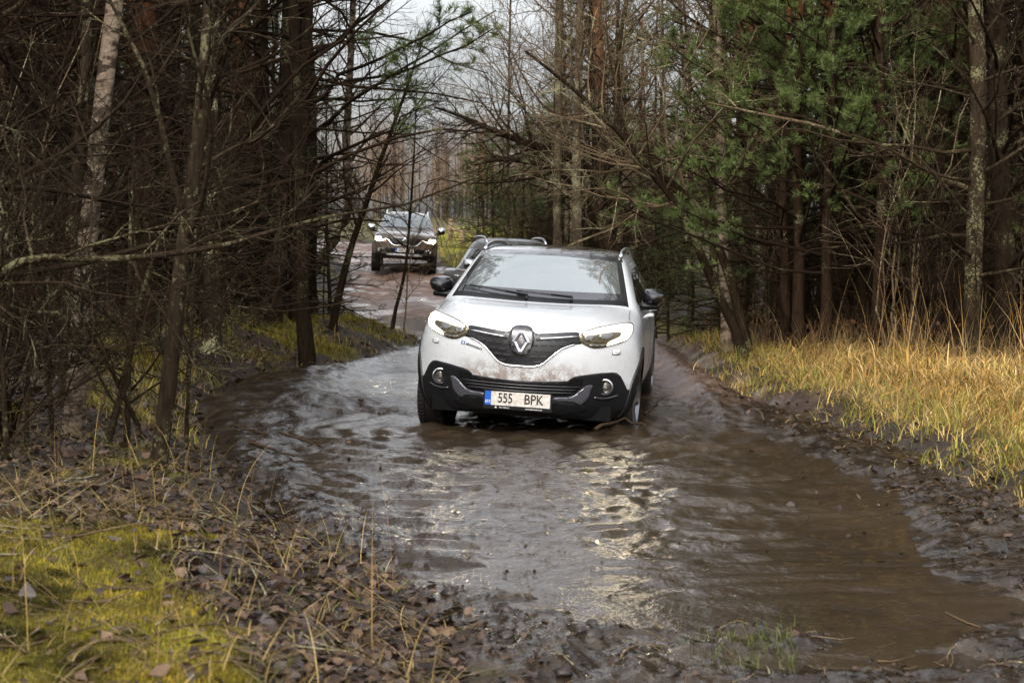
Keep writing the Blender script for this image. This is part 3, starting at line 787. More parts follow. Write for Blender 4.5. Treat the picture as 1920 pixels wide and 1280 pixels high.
# the dark double pine
b1, p1 = path_through([(503,632,21.6),(512,540,21.6),(520,440,21.6),(535,300,21.7),(545,150,21.8),(552,0,22),(560,-400,22.5)], .150, .095, 20, 1.35)
dp = empty('pine_tree', b1)
tag(dp, 'dark twin-trunked pine on the mossy verge left of the far brown pickup', 'tree')
for k, me in kind_pine(201, 9, .14, 1.3, 6.0, 1.3, path=p1).items():
    if k == 'trunk': me.materials[0] = M['bark_dark']
    link(k, me, None, dp)
b2, p2 = path_through([(522,470,21.6),(545,390,21.75),(566,290,21.9),(575,150,22),(580,0,22.1),(590,-400,22.4)], .095, .075, 18, 1.0)
p2[0][0] += np.array(b2) - np.array(b1); p2[0][0, 0, 2] += .12
link('trunk', mesh_np('trunk', *tubes(p2[0], p2[1], 12), mats=[M['bark_dark']]), None, dp)
rg = np.random.default_rng(202)
limbs = []
for pts in ([(572,205,22),(640,150,21.6),(720,115,21.2),(800,70,20.8),(885,28,20.4)], [(574,260,22),(660,190,21.4),(740,150,21),(830,120,20.6),(925,58,20.2)], [(560,330,22),(640,285,21.3),(720,250,21),(790,205,20.7)], [(570,120,22),(650,60,21.6),(740,0,21.3),(820,-70,21)],
            [(530,330,21.6),(440,310,21),(350,330,20.4)], [(540,230,21.6),(450,190,21),(370,180,20.4)], [(560,80,22),(480,60,21),(380,90,20)], [(550,400,21.8),(620,380,21.2),(690,350,20.9)], [(520,440,21.6),(450,440,21),(390,470,20.5)]):
    W = np.array([world(*q) for q in pts]) - np.array(b1)
    t = np.linspace(0, len(pts) - 1, 9); limbs.append(np.stack([np.interp(t, range(len(pts)), W[:, i]) for i in range(3)], -1))
LP = np.array(limbs); LP[:, 1:-1] += rg.normal(size=LP[:, 1:-1].shape) * .03
LR = np.repeat(np.linspace(.030, .007, 9)[None], len(LP), 0)
c1, q1 = spawn(rg, LP, LR, 14, .2, .98, .85, (30, 65), .06, .3, 5, .5, .0045, .35, 2, .4, .3)
c2, q2 = spawn(rg, c1, q1, 5, .25, 1, .36, (20, 55), .10, .3, 4, .5, .003, .5, 2, .45)
link('crown', mesh_np('crown', *join([tubes(LP, LR, 6), tubes(c1, q1, 4), tubes(c2, q2, 3)]), mats=[M['twig_dark']]), None, dp)
sel = (np.repeat(np.arange(len(LP)), 14 * 5) < 2) & (c2[:, 0, 0] > world(690, 0, 21)[0] - b1[0])
sel |= (np.repeat(np.arange(len(LP)), 14 * 5) == 2) & (c2[:, 0, 0] > world(740, 0, 21)[0] - b1[0]) & (rg.random(len(c2)) < .3)
link('needles', mesh_np('needles', *leafy(rg, c2[sel], q2[sel], 60, .075, .007, .0), mats=[M['needles']]), None, dp)

hero('alder_sapling', [(620,628,22),(632,565,22),(643,520,22),(660,455,22),(692,372,22),(712,305,22),(735,250,22),(765,165,22),(795,80,22)], .055, .010,
     'slanting dark sapling on the verge just left of the far brown pickup', 111, 'bark_dark', 'twig_dark', n1=18, L1=1.5, ang=(30, 65), low=.35, up=.03, n2=6, n3=4, twig=.3)
hero('alder_sapling', [(735,600,23.5),(748,560,23.5),(762,500,23.5),(768,420,23.5),(775,330,23.5),(780,240,23.5),(783,150,23.5)], .026, .006,
     'slender forked sapling standing directly in front of the far brown pickup', 112, 'bark_dark', 'twig_dark', n1=22, L1=1.0, ang=(35, 75), low=.2, up=.02, n2=6, n3=4, twig=.25)
hero('alder_sapling', [(756,622,23.0),(762,570,23.0),(764,520,23.0),(772,470,23.0),(790,420,23.0)], .014, .005,
     'thin pale sapling beside the forked one in front of the far brown pickup', 113, 'twig_pale', 'twig_pale', n1=10, L1=.5, ang=(25, 55), low=.2, up=.03, n2=4, n3=3, twig=.2)
hero('birch_tree', [(585,500,31),(622,462,31),(648,432,31),(662,400,31),(657,360,31),(648,300,31),(655,200,31),(664,50,31),(670,-150,31)], .085, .045,
     'pale birch with a bent kneed trunk behind the slanting dark sapling', 114, 'bark_birch', 'twig_red', n1=26, L1=1.9, ang=(40, 80), low=.3, up=.01, n2=7, n3=5, twig=.4)

# right-hand wood
hero('willow_tree', [(1395,650,19.2),(1372,600,19.2),(1335,530,19.1),(1300,440,19),(1262,370,18.9),(1215,320,18.8),(1150,235,18.6),(1070,165,18.4),(985,100,18.2)], .060, .014,
     'dark tree with a curved trunk leaning far to the left over the white SUV', 121, 'bark_dark', 'twig_pale', n1=22, L1=2.2, ang=(30, 70), low=.4, up=.06, n2=7, n3=5, twig=.36)
hero('willow_tree', [(1402,640,20),(1370,520,19.9),(1338,440,19.8),(1310,385,19.7),(1255,335,19.6),(1195,310,19.5),(1165,250,19.4),(1150,150,19.3),(1165,40,19.2),(1190,-80,19)], .062, .018,
     'second dark leaning trunk crossing behind the curved leaning tree', 122, 'bark_dark', 'twig_pale', n1=24, L1=2.2, ang=(35, 75), low=.35, up=.06, n2=7, n3=5, twig=.36)
hero('birch_tree', [(1366,640,20.5),(1358,540,20.5),(1352,400,20.5),(1350,250,20.6),(1342,100,20.7),(1335,-200,21)], .070, .05,
     'black and white birch trunk rising behind the foot of the leaning trees', 123, 'bark_birch', 'twig_pale', n1=24, L1=1.9, ang=(40, 80), low=.3, up=.04, n2=7, n3=5, twig=.4)
hero('aspen_tree', [(1822,700,16.5),(1824,500,16.5),(1830,300,16.6),(1828,120,16.7),(1812,-60,16.8),(1800,-300,17)], .090, .07,
     'tree with a trunk thickly crusted in pale green lichen near the right edge', 124, 'bark_lichen', 'twig_lichen', n1=24, L1=2.0, ang=(60, 100), low=.15, up=.01, n2=6, n3=5, twig=.34)
hero('alder_tree', [(1892,720,16.8),(1886,560,16.9),(1880,420,17),(1868,300,17),(1860,100,17.2),(1850,-200,17.4)], .12, .08,
     'dark forked alder at the right edge beyond the lichen-crusted trunk', 125, 'bark_dark', 'twig_dark', n1=26, L1=2.2, ang=(50, 90), low=.2, up=.03, n2=7, n3=5, twig=.36)
for i, (pts, r0, r1, lab) in enumerate([
    ([(1722,670,19.6),(1726,450,19.6),(1732,250,19.7),(1738,0,19.9),(1745,-400,20.5)], .12, .09, 'left one of the two close-set pine trunks with reddish upper bark'),
    ([(1768,672,19.0),(1764,450,19.0),(1762,250,19.1),(1765,0,19.3),(1770,-400,20)], .12, .09, 'right one of the two close-set pine trunks with reddish upper bark'),
    ([(1558,650,20.6),(1556,450,20.6),(1552,200,20.8),(1548,0,21),(1545,-400,21.6)], .12, .10, 'thick dark pine trunk standing alone behind the young green pine')]):
    bb, pp = path_through(pts, r0, r1, 20, 1.3)
    o = empty('pine_tree', bb); tag(o, lab, 'tree')
    for k, me in kind_pine(211 + i, 9, r0, 1.0, 4.6, 1.0, path=pp).items(): link(k, me, None, o)

# centre, beyond the white car
for i, (pts, r0, r1, lab) in enumerate([
    ([(1046,480,36),(1043,380,36),(1047,250,36),(1046,100,36.2),(1050,-200,37)], .090, .065, 'straight pale birch trunk, left one of the pair above the SUV roof'),
    ([(1084,480,35),(1081,400,35),(1079,330,35),(1082,240,35),(1086,60,35),(1090,-200,36)], .100, .06, 'pale birch trunk with a slight kink, right one of the pair above the SUV roof'),
    ([(953,470,37),(953,300,37),(955,100,37),(960,-100,37)], .034, .02, 'thin pale straight birch stem left of the birch pair')]):
    hero('birch_tree', pts, r0, r1, lab, 131 + i, 'bark_aspen', 'twig_red', n1=26, L1=2.2, ang=(35, 70), low=.3, up=.04, n2=7, n3=5, twig=.45)
hero('willow_tree', [(1178,470,37),(1165,420,37),(1130,345,37),(1085,300,37),(1030,283,37),(965,262,37),(905,238,37),(850,212,37),(815,203,37)], .17, .025,
     'old dark willow arching to the left above the SUV, upper limb', 141, 'bark_dark', 'twig_dark', n1=26, L1=2.6, ang=(35, 80), low=.45, up=.06, n2=7, n3=5, twig=.5)
hero('willow_tree', [(1150,480,36),(1130,420,36),(1100,360,36),(1050,322,36),(990,302,36),(930,298,36),(890,310,36)], .13, .03,
     'old dark willow arching low to the left below the upper arching limb', 142, 'bark_dark', 'twig_dark', n1=22, L1=2.2, ang=(40, 85), low=.4, up=.05, n2=7, n3=5, twig=.5)

# ------------------------------------------------------------------ the woods: copies of a few kinds, every tree its own object
KP = [kind_pine(301 + i, 12 + i, .13 + .02 * i, 1.2, 4.6 + .5 * i, 1.0) for i in range(3)]
KY = [kind_young_pine(311 + i, 7.0 + i, .07, 1.0 + .8 * i) for i in range(2)]
KS = [kind_spruce(321 + i, 3.0 + .5 * i) for i in range(2)]
KB = [kind_bare(331, 11, .085, 'bark_dark', 'twig_dark', n1=34, L1=2.1, ang=(40, 80), low=.10, up=.03),
      kind_bare(332, 10, .07, 'bark_grey', 'twig_dark', n1=34, L1=2.0, ang=(40, 80), low=.12, up=.05),
      kind_bare(333, 12, .10, 'bark_dark', 'twig_pale', n1=36, L1=2.3, ang=(45, 85), low=.12, up=.04),
      kind_bare(334, 9, .05, 'bark_grey', 'twig_red', n1=30, L1=1.6, ang=(35, 70), low=.15, up=.06)]
KW = [kind_bare(341, 12, .08, 'bark_aspen', 'twig_red', n1=32, L1=1.9, ang=(30, 65), low=.22, up=.04), kind_bare(342, 11, .06, 'bark_birch', 'twig_red', n1=30, L1=1.6, ang=(30, 65), low=.25, up=.03)]
KF = [kind_bare(351 + i, 8.5, .085, ('bark_grey', 'bark_aspen', 'bark_aspen')[i], 'twig_far_haze', n1=30, L1=2.0, ang=(25, 60), low=.18, up=.08, n2=6, n3=4, twig=.6, sides=6, lfine=1.3) for i in range(3)]
KH = [kind_shrub(361, 2.8, 9, 'twig_dark'), kind_shrub(362, 2.2, 11, 'twig_dark', .7), kind_shrub(363, 3.4, 7, 'twig_pale', .4), kind_shrub(364, 1.3, 12, 'twig_dark', .8)]

prnd = random.Random(5)
taken = []
def free(x, y, d):
    for a, b in taken:
        if (a - x) ** 2 + (b - y) ** 2 < d * d: return False
    taken.append((x, y)); return True
def strew(n, region, kinds, name, label, group, cat='tree', dmin=.6, s=(.85, 1.2)):
    done = 0; tries = 0
    while done < n and tries < n * 60:
        tries += 1
        p = region()
        if p is None or not free(*p, dmin): continue
        k = prnd.choice(kinds)
        sc = prnd.uniform(*s)
        o = plant(name, k, p[0], p[1], prnd.uniform(0, 6.28), sc, label, cat, group, sz=sc * prnd.uniform(.9, 1.15))
        done += 1
def left_wood(y0, y1, inner=1.0, p0=-.40):
    def f():
        y = prnd.uniform(y0 ** .5, y1 ** .5) ** 2
        hi = float(xl(y)) - inner
        hi = min(hi, at(640, y)) if y > 22 else hi
        lo = p0 * y - .3
        if hi <= lo: return None
        return prnd.uniform(lo, hi), y
    return f
def right_wood(d0, d1, p1=.38):
    def f():
        y = prnd.uniform(16, 62)
        x = prnd.uniform(float(np.interp(y, *XR)) + 1.0, p1 * y + 1.5)
        d = y - float(treeline(x))
        if x < 2.4 and y < 26: return None
        if not d0 < d < d1: return None
        if y > 30 and x < at(1090, y): return None
        return x, y
    return f
def centre_wood(y0, y1, pa=870, pb=1260):
    def f():
        y = prnd.uniform(y0, y1); x = at(prnd.uniform(pa, pb), y)
        if x < float(np.interp(y, *XR)) + 1.5: return None
        return x, y
    return f
strew(20, left_wood(15, 30, 1.6), KP, 'pine_tree', 'dark pine with dead lower branches in the near left wood', 'pines in the near left wood', dmin=1.0)
strew(30, left_wood(30, 62, 2.0), KP + KY, 'pine_tree', 'pine deep inside the left wood', 'pines deep in the left wood', dmin=1.2, s=(.9, 1.3))
strew(20, left_wood(12, 26, 2.0), KB, 'bare_tree', 'leafless dark tree among the near left trunks', 'bare trees in the near left wood', dmin=.7)
strew(46, left_wood(26, 65, 2.0), KB + KW[:1], 'bare_tree', 'leafless tree deep inside the left wood', 'bare trees deep in the left wood', dmin=.9)
strew(9, left_wood(22, 50, 1.5), KW, 'birch_tree', 'pale birch among the darker trunks of the left wood', 'birches of the left wood', dmin=.9)
strew(5, lambda: (at(prnd.uniform(420, 640), 27), prnd.uniform(25, 29)), KS, 'spruce_sapling', 'small dark green spruce beyond the twin-trunked pine', 'spruces beyond the double pine', dmin=.7, s=(.7, 1.1))

strew(14, right_wood(3.2, 10), KP, 'pine_tree', 'dark pine in the front of the right wood', 'pines in the front of the right wood', dmin=1.0)
strew(20, right_wood(9, 34), KP + KY, 'pine_tree', 'pine deep inside the right wood', 'pines deep in the right wood', dmin=1.2, s=(.9, 1.3))
strew(14, right_wood(2.2, 9), KB, 'bare_tree', 'leafless dark tree in the front of the right wood', 'bare trees in the front of the right wood', dmin=.7)
strew(24, right_wood(9, 36), KB + KW[:1], 'bare_tree', 'leafless tree deep inside the right wood', 'bare trees deep in the right wood', dmin=.9)
strew(8, right_wood(3, 22), KW, 'birch_tree', 'pale birch among the darker trunks of the right wood', 'birches of the right wood', dmin=.9)
for i, (px, Y, k, s, lab) in enumerate([(925, 50, 0, .55, 'small bushy pine just right of the rail fence'), (975, 47, 1, .5, 'small bushy pine left of the birch pair above the SUV'), (1015, 52, 0, .6, 'small bushy pine close left of the birch pair above the SUV'), (1470, 19.6, 0, .92, 'young pine with dense green needles leaning over the grass right of the leaning trunks'), (1545, 18.4, 0, .95, 'bright green young pine standing at the very edge of the dry grass'), (1700, 19.5, 0, 1.1, 'young pine crowding the left side of the close-set pine trunks'), (1655, 17.8, 0, 1.05, 'young pine with bright green needles and bare lower branches above the dry grass'), (1500, 19.0, 0, 1.0, 'bushy young pine reaching over the dry grass beside the leaning trees'), (1590, 20.5, 1, 1.2, 'young pine half hidden behind the two green young pines'), (1440, 24, 1, 1.05, 'young green pine just right of the birch behind the leaning trees'),
                                    (905, 46, 0, .62, 'low bushy young pine beside the rail fence'), (1760, 24, 1, 1.1, 'young pine behind the close-set pine trunks')]):
    plant('young_pine', KY[k], at(px, Y), Y, i * 1.3, s, lab)
for i, (px, Y) in enumerate([(1255, 25), (1300, 24), (1345, 23.2), (1400, 22.5), (1450, 22), (1505, 21.6), (1540, 23), (1610, 21), (1480, 24.5), (1230, 27)]):
    plant('spruce_sapling', KS[i % 2], at(px, Y), Y, i * .9, .75 + .09 * (i % 4), 'low dark green spruce sapling in the understorey of the right wood', 'tree', 'spruce saplings under the right wood')
strew(12, centre_wood(40, 66, 1000), KB + KW, 'bare_tree', 'leafless tree standing in the thicket beyond the white SUV', 'bare trees beyond the white SUV', dmin=.8, s=(.55, .8))
strew(40, centre_wood(34, 50, 900, 1300), KH, 'bare_shrub', 'tangled leafless shrub in the thicket beyond the white SUV', 'shrubs beyond the white SUV', 'shrub', .5, (.9, 1.3))
# the wood that closes the view
def far_wood(y0, y1):
    def f():
        y = prnd.uniform(y0, y1); return at(prnd.uniform(380, 1420), y), y
    return f
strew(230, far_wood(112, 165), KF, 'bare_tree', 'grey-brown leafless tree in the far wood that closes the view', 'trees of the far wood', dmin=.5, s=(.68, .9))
strew(40, far_wood(104, 114), KH[:3], 'bare_shrub', 'brown leafless shrub along the foot of the far wood', 'shrubs along the far wood', 'shrub', .6, (1.0, 1.6))
# underwood
strew(15, left_wood(9.5, 24, 1.3), KH, 'bare_shrub', 'tangled leafless shrub under the left trees', 'shrubs under the left trees', 'shrub', .45, (.8, 1.3))
strew(24, left_wood(22, 45, 1.2), KH, 'bare_shrub', 'leafless shrub deep in the left wood', 'shrubs deep in the left wood', 'shrub', .5, (.9, 1.4))
strew(46, right_wood(-.2, 7), KH, 'bare_shrub', 'tangled leafless shrub along the edge of the right wood', 'shrubs along the right wood', 'shrub', .4, (.7, 1.2))
# trees behind and beside the camera, which the windscreen and the water mirror; young pines added for shade
for i, (x, y, k, s) in enumerate([(-9.5, 2.0, 1, 1.2), (-12, -6, 2, 1.2), (9.5, 3.0, 1, 1.1), (11.5, -4, 0, 1.2), (8.6, 9.5, 2, 1.1), (-8.5, 9.5, 1, 1.15), (14, -12, 2, 1.2), (-15, -14, 0, 1.2)]):
    plant('pine_tree', KP[k], x, y, i * 1.7, s, 'tall pine standing beside the track just outside the picture', 'tree', 'pines beside the viewpoint')
plant('pine_tree', kind_pine(399, 15, .17, 6.5, 7.0, 1.2), -3.9, 9.3, 0, 1.0, 'tall bare-stemmed pine beside the left bank just outside the picture', 'tree')
for i, (x, y) in enumerate([(8, 12.5), (9, 9), (-8, 12), (-6, 6), (10, 5), (11, 14)]):
    plant('bare_tree', KB[i % 4], x, y, i * 1.1, 1.1, 'leafless tree standing beside the track just outside the picture', 'tree', 'bare trees beside the viewpoint')
for i, (x, y, k) in enumerate([(-4.6, 4.6, 0), (-6.0, 3.2, 0), (-5.4, -1.5, 1), (-7.2, 1.8, 0), (-3.0, -2.2, 1), (-8.0, 7.2, 1)]):  # unseen pines, added to keep sky light off the left bank
    plant('young_pine', KY[k], x, y, i * 1.9, 1.25 + .08 * (i % 3), 'unseen young pine added left of the viewpoint to shade the bank', 'tree', 'added shade pines beside the viewpoint')
_k = kind_young_pine(398, 11.0, .085, 4.6); _k['trunk'].materials[0] = M['bark_dark']
plant('young_pine', _k, -2.35, 19.7, 0.4, 1.0, 'tall young pine with a bare lower trunk close right of the twin-trunked pine')
_k = kind_young_pine(397, 11.5, .09, 5.0); _k['trunk'].materials[0] = M['bark_dark']
plant('young_pine', _k, -2.75, 21.9, 2.4, 1.05, 'second tall young pine with a bare lower trunk behind the twin-trunked pine')
for i, (px, Y, s) in enumerate([(898, 53, 1.0), (925, 47, 1.15), (950, 50, 1.4), (978, 46, 1.2), (1005, 49, 1.5), (1030, 45, 1.1), (1060, 47, 1.4), (1095, 44, 1.2), (1130, 42, 1.1)]):
    o = plant('spruce_sapling', KS[i % 2], at(px, Y), Y, i * 1.2, s, ['nearest', 'second', 'third', 'fourth', 'fifth', 'sixth', 'seventh', 'eighth', 'ninth'][i] + ' dark spruce from the fence in the thicket beyond the dark grey pickup', 'tree')
strew(24, centre_wood(40, 50, 890, 1160), KH[:3], 'bare_shrub', 'tangled leafless shrub in the thicket beyond the white SUV', 'shrubs beyond the white SUV', 'shrub', .4, (.8, 1.2))
# ------------------------------------------------------------------ vehicle materials
def car_paint(name, base, dirt=(0.10, 0.065, 0.045), dirt_amt=1.0, metal=0.0, mask='front', coat=0.9):
    m = principled(name, base, 0.28, metal, 0.5, **{'Coat Weight': 0.9, 'Coat Roughness': 0.06})
    co = objco(m)
    sep = nd(m, 'ShaderNodeSeparateXYZ'); lk(m, co, sep.inputs[0])
    def mr(sock, a, b, c=0.0, d=1.0):
        n = nd(m, 'ShaderNodeMapRange'); n.interpolation_type = 'SMOOTHSTEP'
        for i, v in enumerate((a, b, c, d)): n.inputs[i + 1].default_value = v
        lk(m, sock, n.inputs[0]); return n.outputs[0]
    def mul(a, b):
        n = nd(m, 'ShaderNodeMath'); n.operation = 'MULTIPLY'
        for i, v in enumerate((a, b)):
            if isinstance(v, bpy.types.NodeSocket): lk(m, v, n.inputs[i])
            else: n.inputs[i].default_value = v
        return n.outputs[0]
    low = mr(sep.outputs['Z'], 0.80, 0.56)
    absx = nd(m, 'ShaderNodeMath'); absx.operation = 'ABSOLUTE'; lk(m, sep.outputs['X'], absx.inputs[0])
    mid = mr(absx.outputs[0], 0.72, 0.30)
    frontm = mr(sep.outputs['Y'], 0.45, 0.12)
    n1 = noise(m, co, 16, 5, 0.72)
    n2 = noise(m, co, 95, 3, 0.7)
    blot = nd(m, 'ShaderNodeMath'); blot.operation = 'ADD'; lk(m, n1, blot.inputs[0]); lk(m, mul(n2, 0.7), blot.inputs[1])
    splat = mul(mul(mr(blot.outputs[0], 0.68, 0.96), mul(low, mid)), frontm)
    film = mul(mr(sep.outputs['Z'], 1.0, 0.45), mr(n1, 0.3, 0.9))
    film = mul(film, 0.50)
    side = mul(mul(mr(sep.outputs['Y'], 0.75, 1.2), mr(sep.outputs['Z'], 1.0, 0.5)), mr(n1, 0.25, 0.6))
    side = mul(side, 1.0)
    specks = mul(mr(noise(m, co, 140, 1, 0.5), 0.70, 0.76), mul(mr(sep.outputs['Z'], 0.92, 0.6), mr(n1, 0.45, 0.62)))
    mx = nd(m, 'ShaderNodeMath'); mx.operation = 'MAXIMUM'; lk(m, splat, mx.inputs[0]); lk(m, film, mx.inputs[1])
    mx2 = nd(m, 'ShaderNodeMath'); mx2.operation = 'MAXIMUM'; lk(m, mx.outputs[0], mx2.inputs[0]); lk(m, side, mx2.inputs[1])
    mx3 = nd(m, 'ShaderNodeMath'); mx3.operation = 'MAXIMUM'; lk(m, mx2.outputs[0], mx3.inputs[0]); lk(m, specks, mx3.inputs[1])
    f = mul(mx3.outputs[0], 0.85 * dirt_amt)
    b = bsdf(m)
    lk(m, mixc(m, f, base, mixc(m, n2, tuple(c * 0.7 for c in dirt), tuple(min(1, c * 2.2) for c in dirt))), b.inputs['Base Color'])
    rr = nd(m, 'ShaderNodeMapRange'); rr.inputs[3].default_value = 0.26; rr.inputs[4].default_value = 0.8; lk(m, f, rr.inputs[0]); lk(m, rr.outputs[0], b.inputs['Roughness'])
    cw = nd(m, 'ShaderNodeMapRange'); cw.inputs[3].default_value = coat; cw.inputs[4].default_value = 0.0; lk(m, f, cw.inputs[0]); lk(m, cw.outputs[0], b.inputs['Coat Weight'])
    return m

def glass_mat(name, tint=(0.75, 0.82, 0.80), ior=1.9, film=0.0):
    m = bpy.data.materials.new(name); m.use_nodes = True
    t = m.node_tree; t.nodes.clear()
    out = nd(m, 'ShaderNodeOutputMaterial')
    tr = nd(m, 'ShaderNodeBsdfTransparent', Color=(*tint, 1)); gl = nd(m, 'ShaderNodeBsdfGlossy', Color=(0.93, 1.0, 0.98, 1), Roughness=0.03)
    fr = nd(m, 'ShaderNodeFresnel', IOR=ior)
    mx = nd(m, 'ShaderNodeMixShader'); lk(m, fr.outputs[0], mx.inputs[0]); lk(m, tr.outputs[0], mx.inputs[1]); lk(m, gl.outputs[0], mx.inputs[2])
    df = nd(m, 'ShaderNodeBsdfDiffuse', Color=(0.55, 0.58, 0.56, 1))  # pale diffuse veil mixed in to brighten the glass like reflected sky
    m2 = nd(m, 'ShaderNodeMixShader'); m2.inputs[0].default_value = film
    lk(m, mx.outputs[0], m2.inputs[1]); lk(m, df.outputs[0], m2.inputs[2])
    lk(m, m2.outputs[0], out.inputs['Surface'])
    return m

def emit_mat(name, col, strength):
    m = bpy.data.materials.new(name); m.use_nodes = True
    b = bsdf(m)
    b.inputs['Base Color'].default_value = (0.8, 0.8, 0.8, 1)
    b.inputs['Emission Color'].default_value = (*col, 1)
    b.inputs['Emission Strength'].default_value = strength
    return m


M['white_paint'] = car_paint('white_paint', (0.49, 0.51, 0.52))
M['black_plastic'] = principled('black_plastic', (0.006, 0.006, 0.0065), 0.40, 0, 0.25)
M['black_gloss'] = principled('black_gloss', (0.006, 0.006, 0.007), 0.07, 0, 0.5, **{'Coat Weight': 1.0})
M['grille_black'] = principled('grille_black', (0.008, 0.008, 0.009), 0.22)
M['slat_grey'] = principled('slat_grey', (0.035, 0.034, 0.035), 0.25)
M['void'] = principled('void', (0.003, 0.003, 0.003), 0.8, 0, 0.1)
M['chrome'] = principled('chrome', (0.82, 0.82, 0.83), 0.10, 1.0)
M['satin'] = principled('satin', (0.60, 0.61, 0.63), 0.28, 1.0)
M['skid'] = principled('skid', (0.10, 0.10, 0.115), 0.33, 0.6)
M['windscreen'] = glass_mat('windscreen_glass', (0.72, 0.82, 0.80), 5.5, 0.09)
M['side_glass'] = principled('side_glass', (0.010, 0.013, 0.013), 0.03, 0, 0.6, **{'Coat Weight': 1.0})
M['frit'] = principled('frit', (0.02, 0.02, 0.022), 0.06, 0, 0.5, **{'Coat Weight': 1.0})
M['roof_glass'] = principled('roof_glass', (0.010, 0.011, 0.013), 0.10, 0, 0.5, **{'Coat Weight': 1.0})
_m = M['roof_glass']; lk(_m, bump(_m, noise(_m, objco(_m), 60, 2), 0.25, 0.01), bsdf(_m).inputs['Normal'])
M['interior'] = principled('interior', (0.035, 0.036, 0.038), 0.7)
M['headlining'] = principled('headlining', (0.45, 0.44, 0.42), 0.9)
M['tyre'] = principled('tyre', (0.012, 0.010, 0.009), 0.6, 0, .25)
M['alloy'] = principled('alloy', (0.20, 0.20, 0.21), 0.3, 0.9)
M['lamp_reflector'] = principled('lamp_reflector', (0.20, 0.19, 0.165), 0.22, 0.85)
M['lamp_inner'] = principled('lamp_inner', (0.13, 0.115, 0.08), 0.22, 0.8, 0.5, **{'Emission Color': (1.0, 0.78, 0.40, 1), 'Emission Strength': 0.03})  # faint emission stands in for the strip's warm light on the housing
M['lamp_halo'] = emit_mat('lamp_halo', (1.0, 0.74, 0.34), 0.50)  # emission for the warm glow around the light strip
M['lamp_dark'] = principled('lamp_dark', (0.05, 0.045, 0.035), 0.15, 0.4)
M['lamp_lens'] = principled('lamp_lens', (0.22, 0.22, 0.21), 0.08, 0.6)
M['drl'] = emit_mat('daytime_lamp', (1.0, 0.82, 0.48), 60.0)
M['lamp_glow'] = emit_mat('lamp_glow', (1.0, 0.80, 0.45), 1.3)
M['beam'] = emit_mat('beam', (1.0, 0.90, 0.66), 16.0)
M['plate_white'] = principled('plate_white', (0.60, 0.57, 0.52), 0.45)
_m = M['plate_white']; _n = noise(_m, objco(_m), 30, 4, 0.7); _r = ramp(_m, [(0.35, (0.62, 0.60, 0.56)), (0.75, (0.34, 0.27, 0.21))]); lk(_m, _n, _r.inputs[0]); lk(_m, _r.outputs[0], bsdf(_m).inputs['Base Color'])
M['plate_blue'] = principled('plate_blue', (0.01, 0.09, 0.42), 0.4)
M['ink'] = principled('ink', (0.012, 0.012, 0.012), 0.4)
M['ink_white'] = principled('ink_white', (0.8, 0.8, 0.8), 0.4)
M['ink_blue'] = principled('ink_blue', (0.035, 0.08, 0.22), 0.4)
# ------------------------------------------------------------------ projected panels
class Skin:
    def __init__(s, co, F):
        s.bvh = BVHTree.FromPolygons([Vector(c) for c in co], [tuple(int(i) for i in f) for f in F])
    def front(s, x, z):
        h = s.bvh.ray_cast(Vector((x, -3, z)), Vector((0, 1, 0)))
        return h[0], h[1]
    def top(s, x, y):
        h = s.bvh.ray_cast(Vector((x, y, 4)), Vector((0, 0, -1)))
        return h[0], h[1]
    def side(s, y, z, sg=1):
        h = s.bvh.ray_cast(Vector((4 * sg, y, z)), Vector((-sg, 0, 0)))
        return h[0], h[1]

def smooth_closed(P, n=3):
    """Chaikin-light corner softening of a closed outline"""
    for _ in range(n):
        Q = []
        for i in range(len(P)):
            a, b = P[i], P[(i + 1) % len(P)]
            Q.append((a[0] * .8 + b[0] * .2, a[1] * .8 + b[1] * .2)); Q.append((a[0] * .2 + b[0] * .8, a[1] * .2 + b[1] * .8))
        P = Q
    return P

def inside(p, poly):
    c = False; x, y = p
    for i in range(len(poly)):
        x1, y1 = poly[i]; x2, y2 = poly[i - 1]
        if (y1 > y) != (y2 > y) and x < (x2 - x1) * (y - y1) / (y2 - y1) + x1: c = not c
    return c

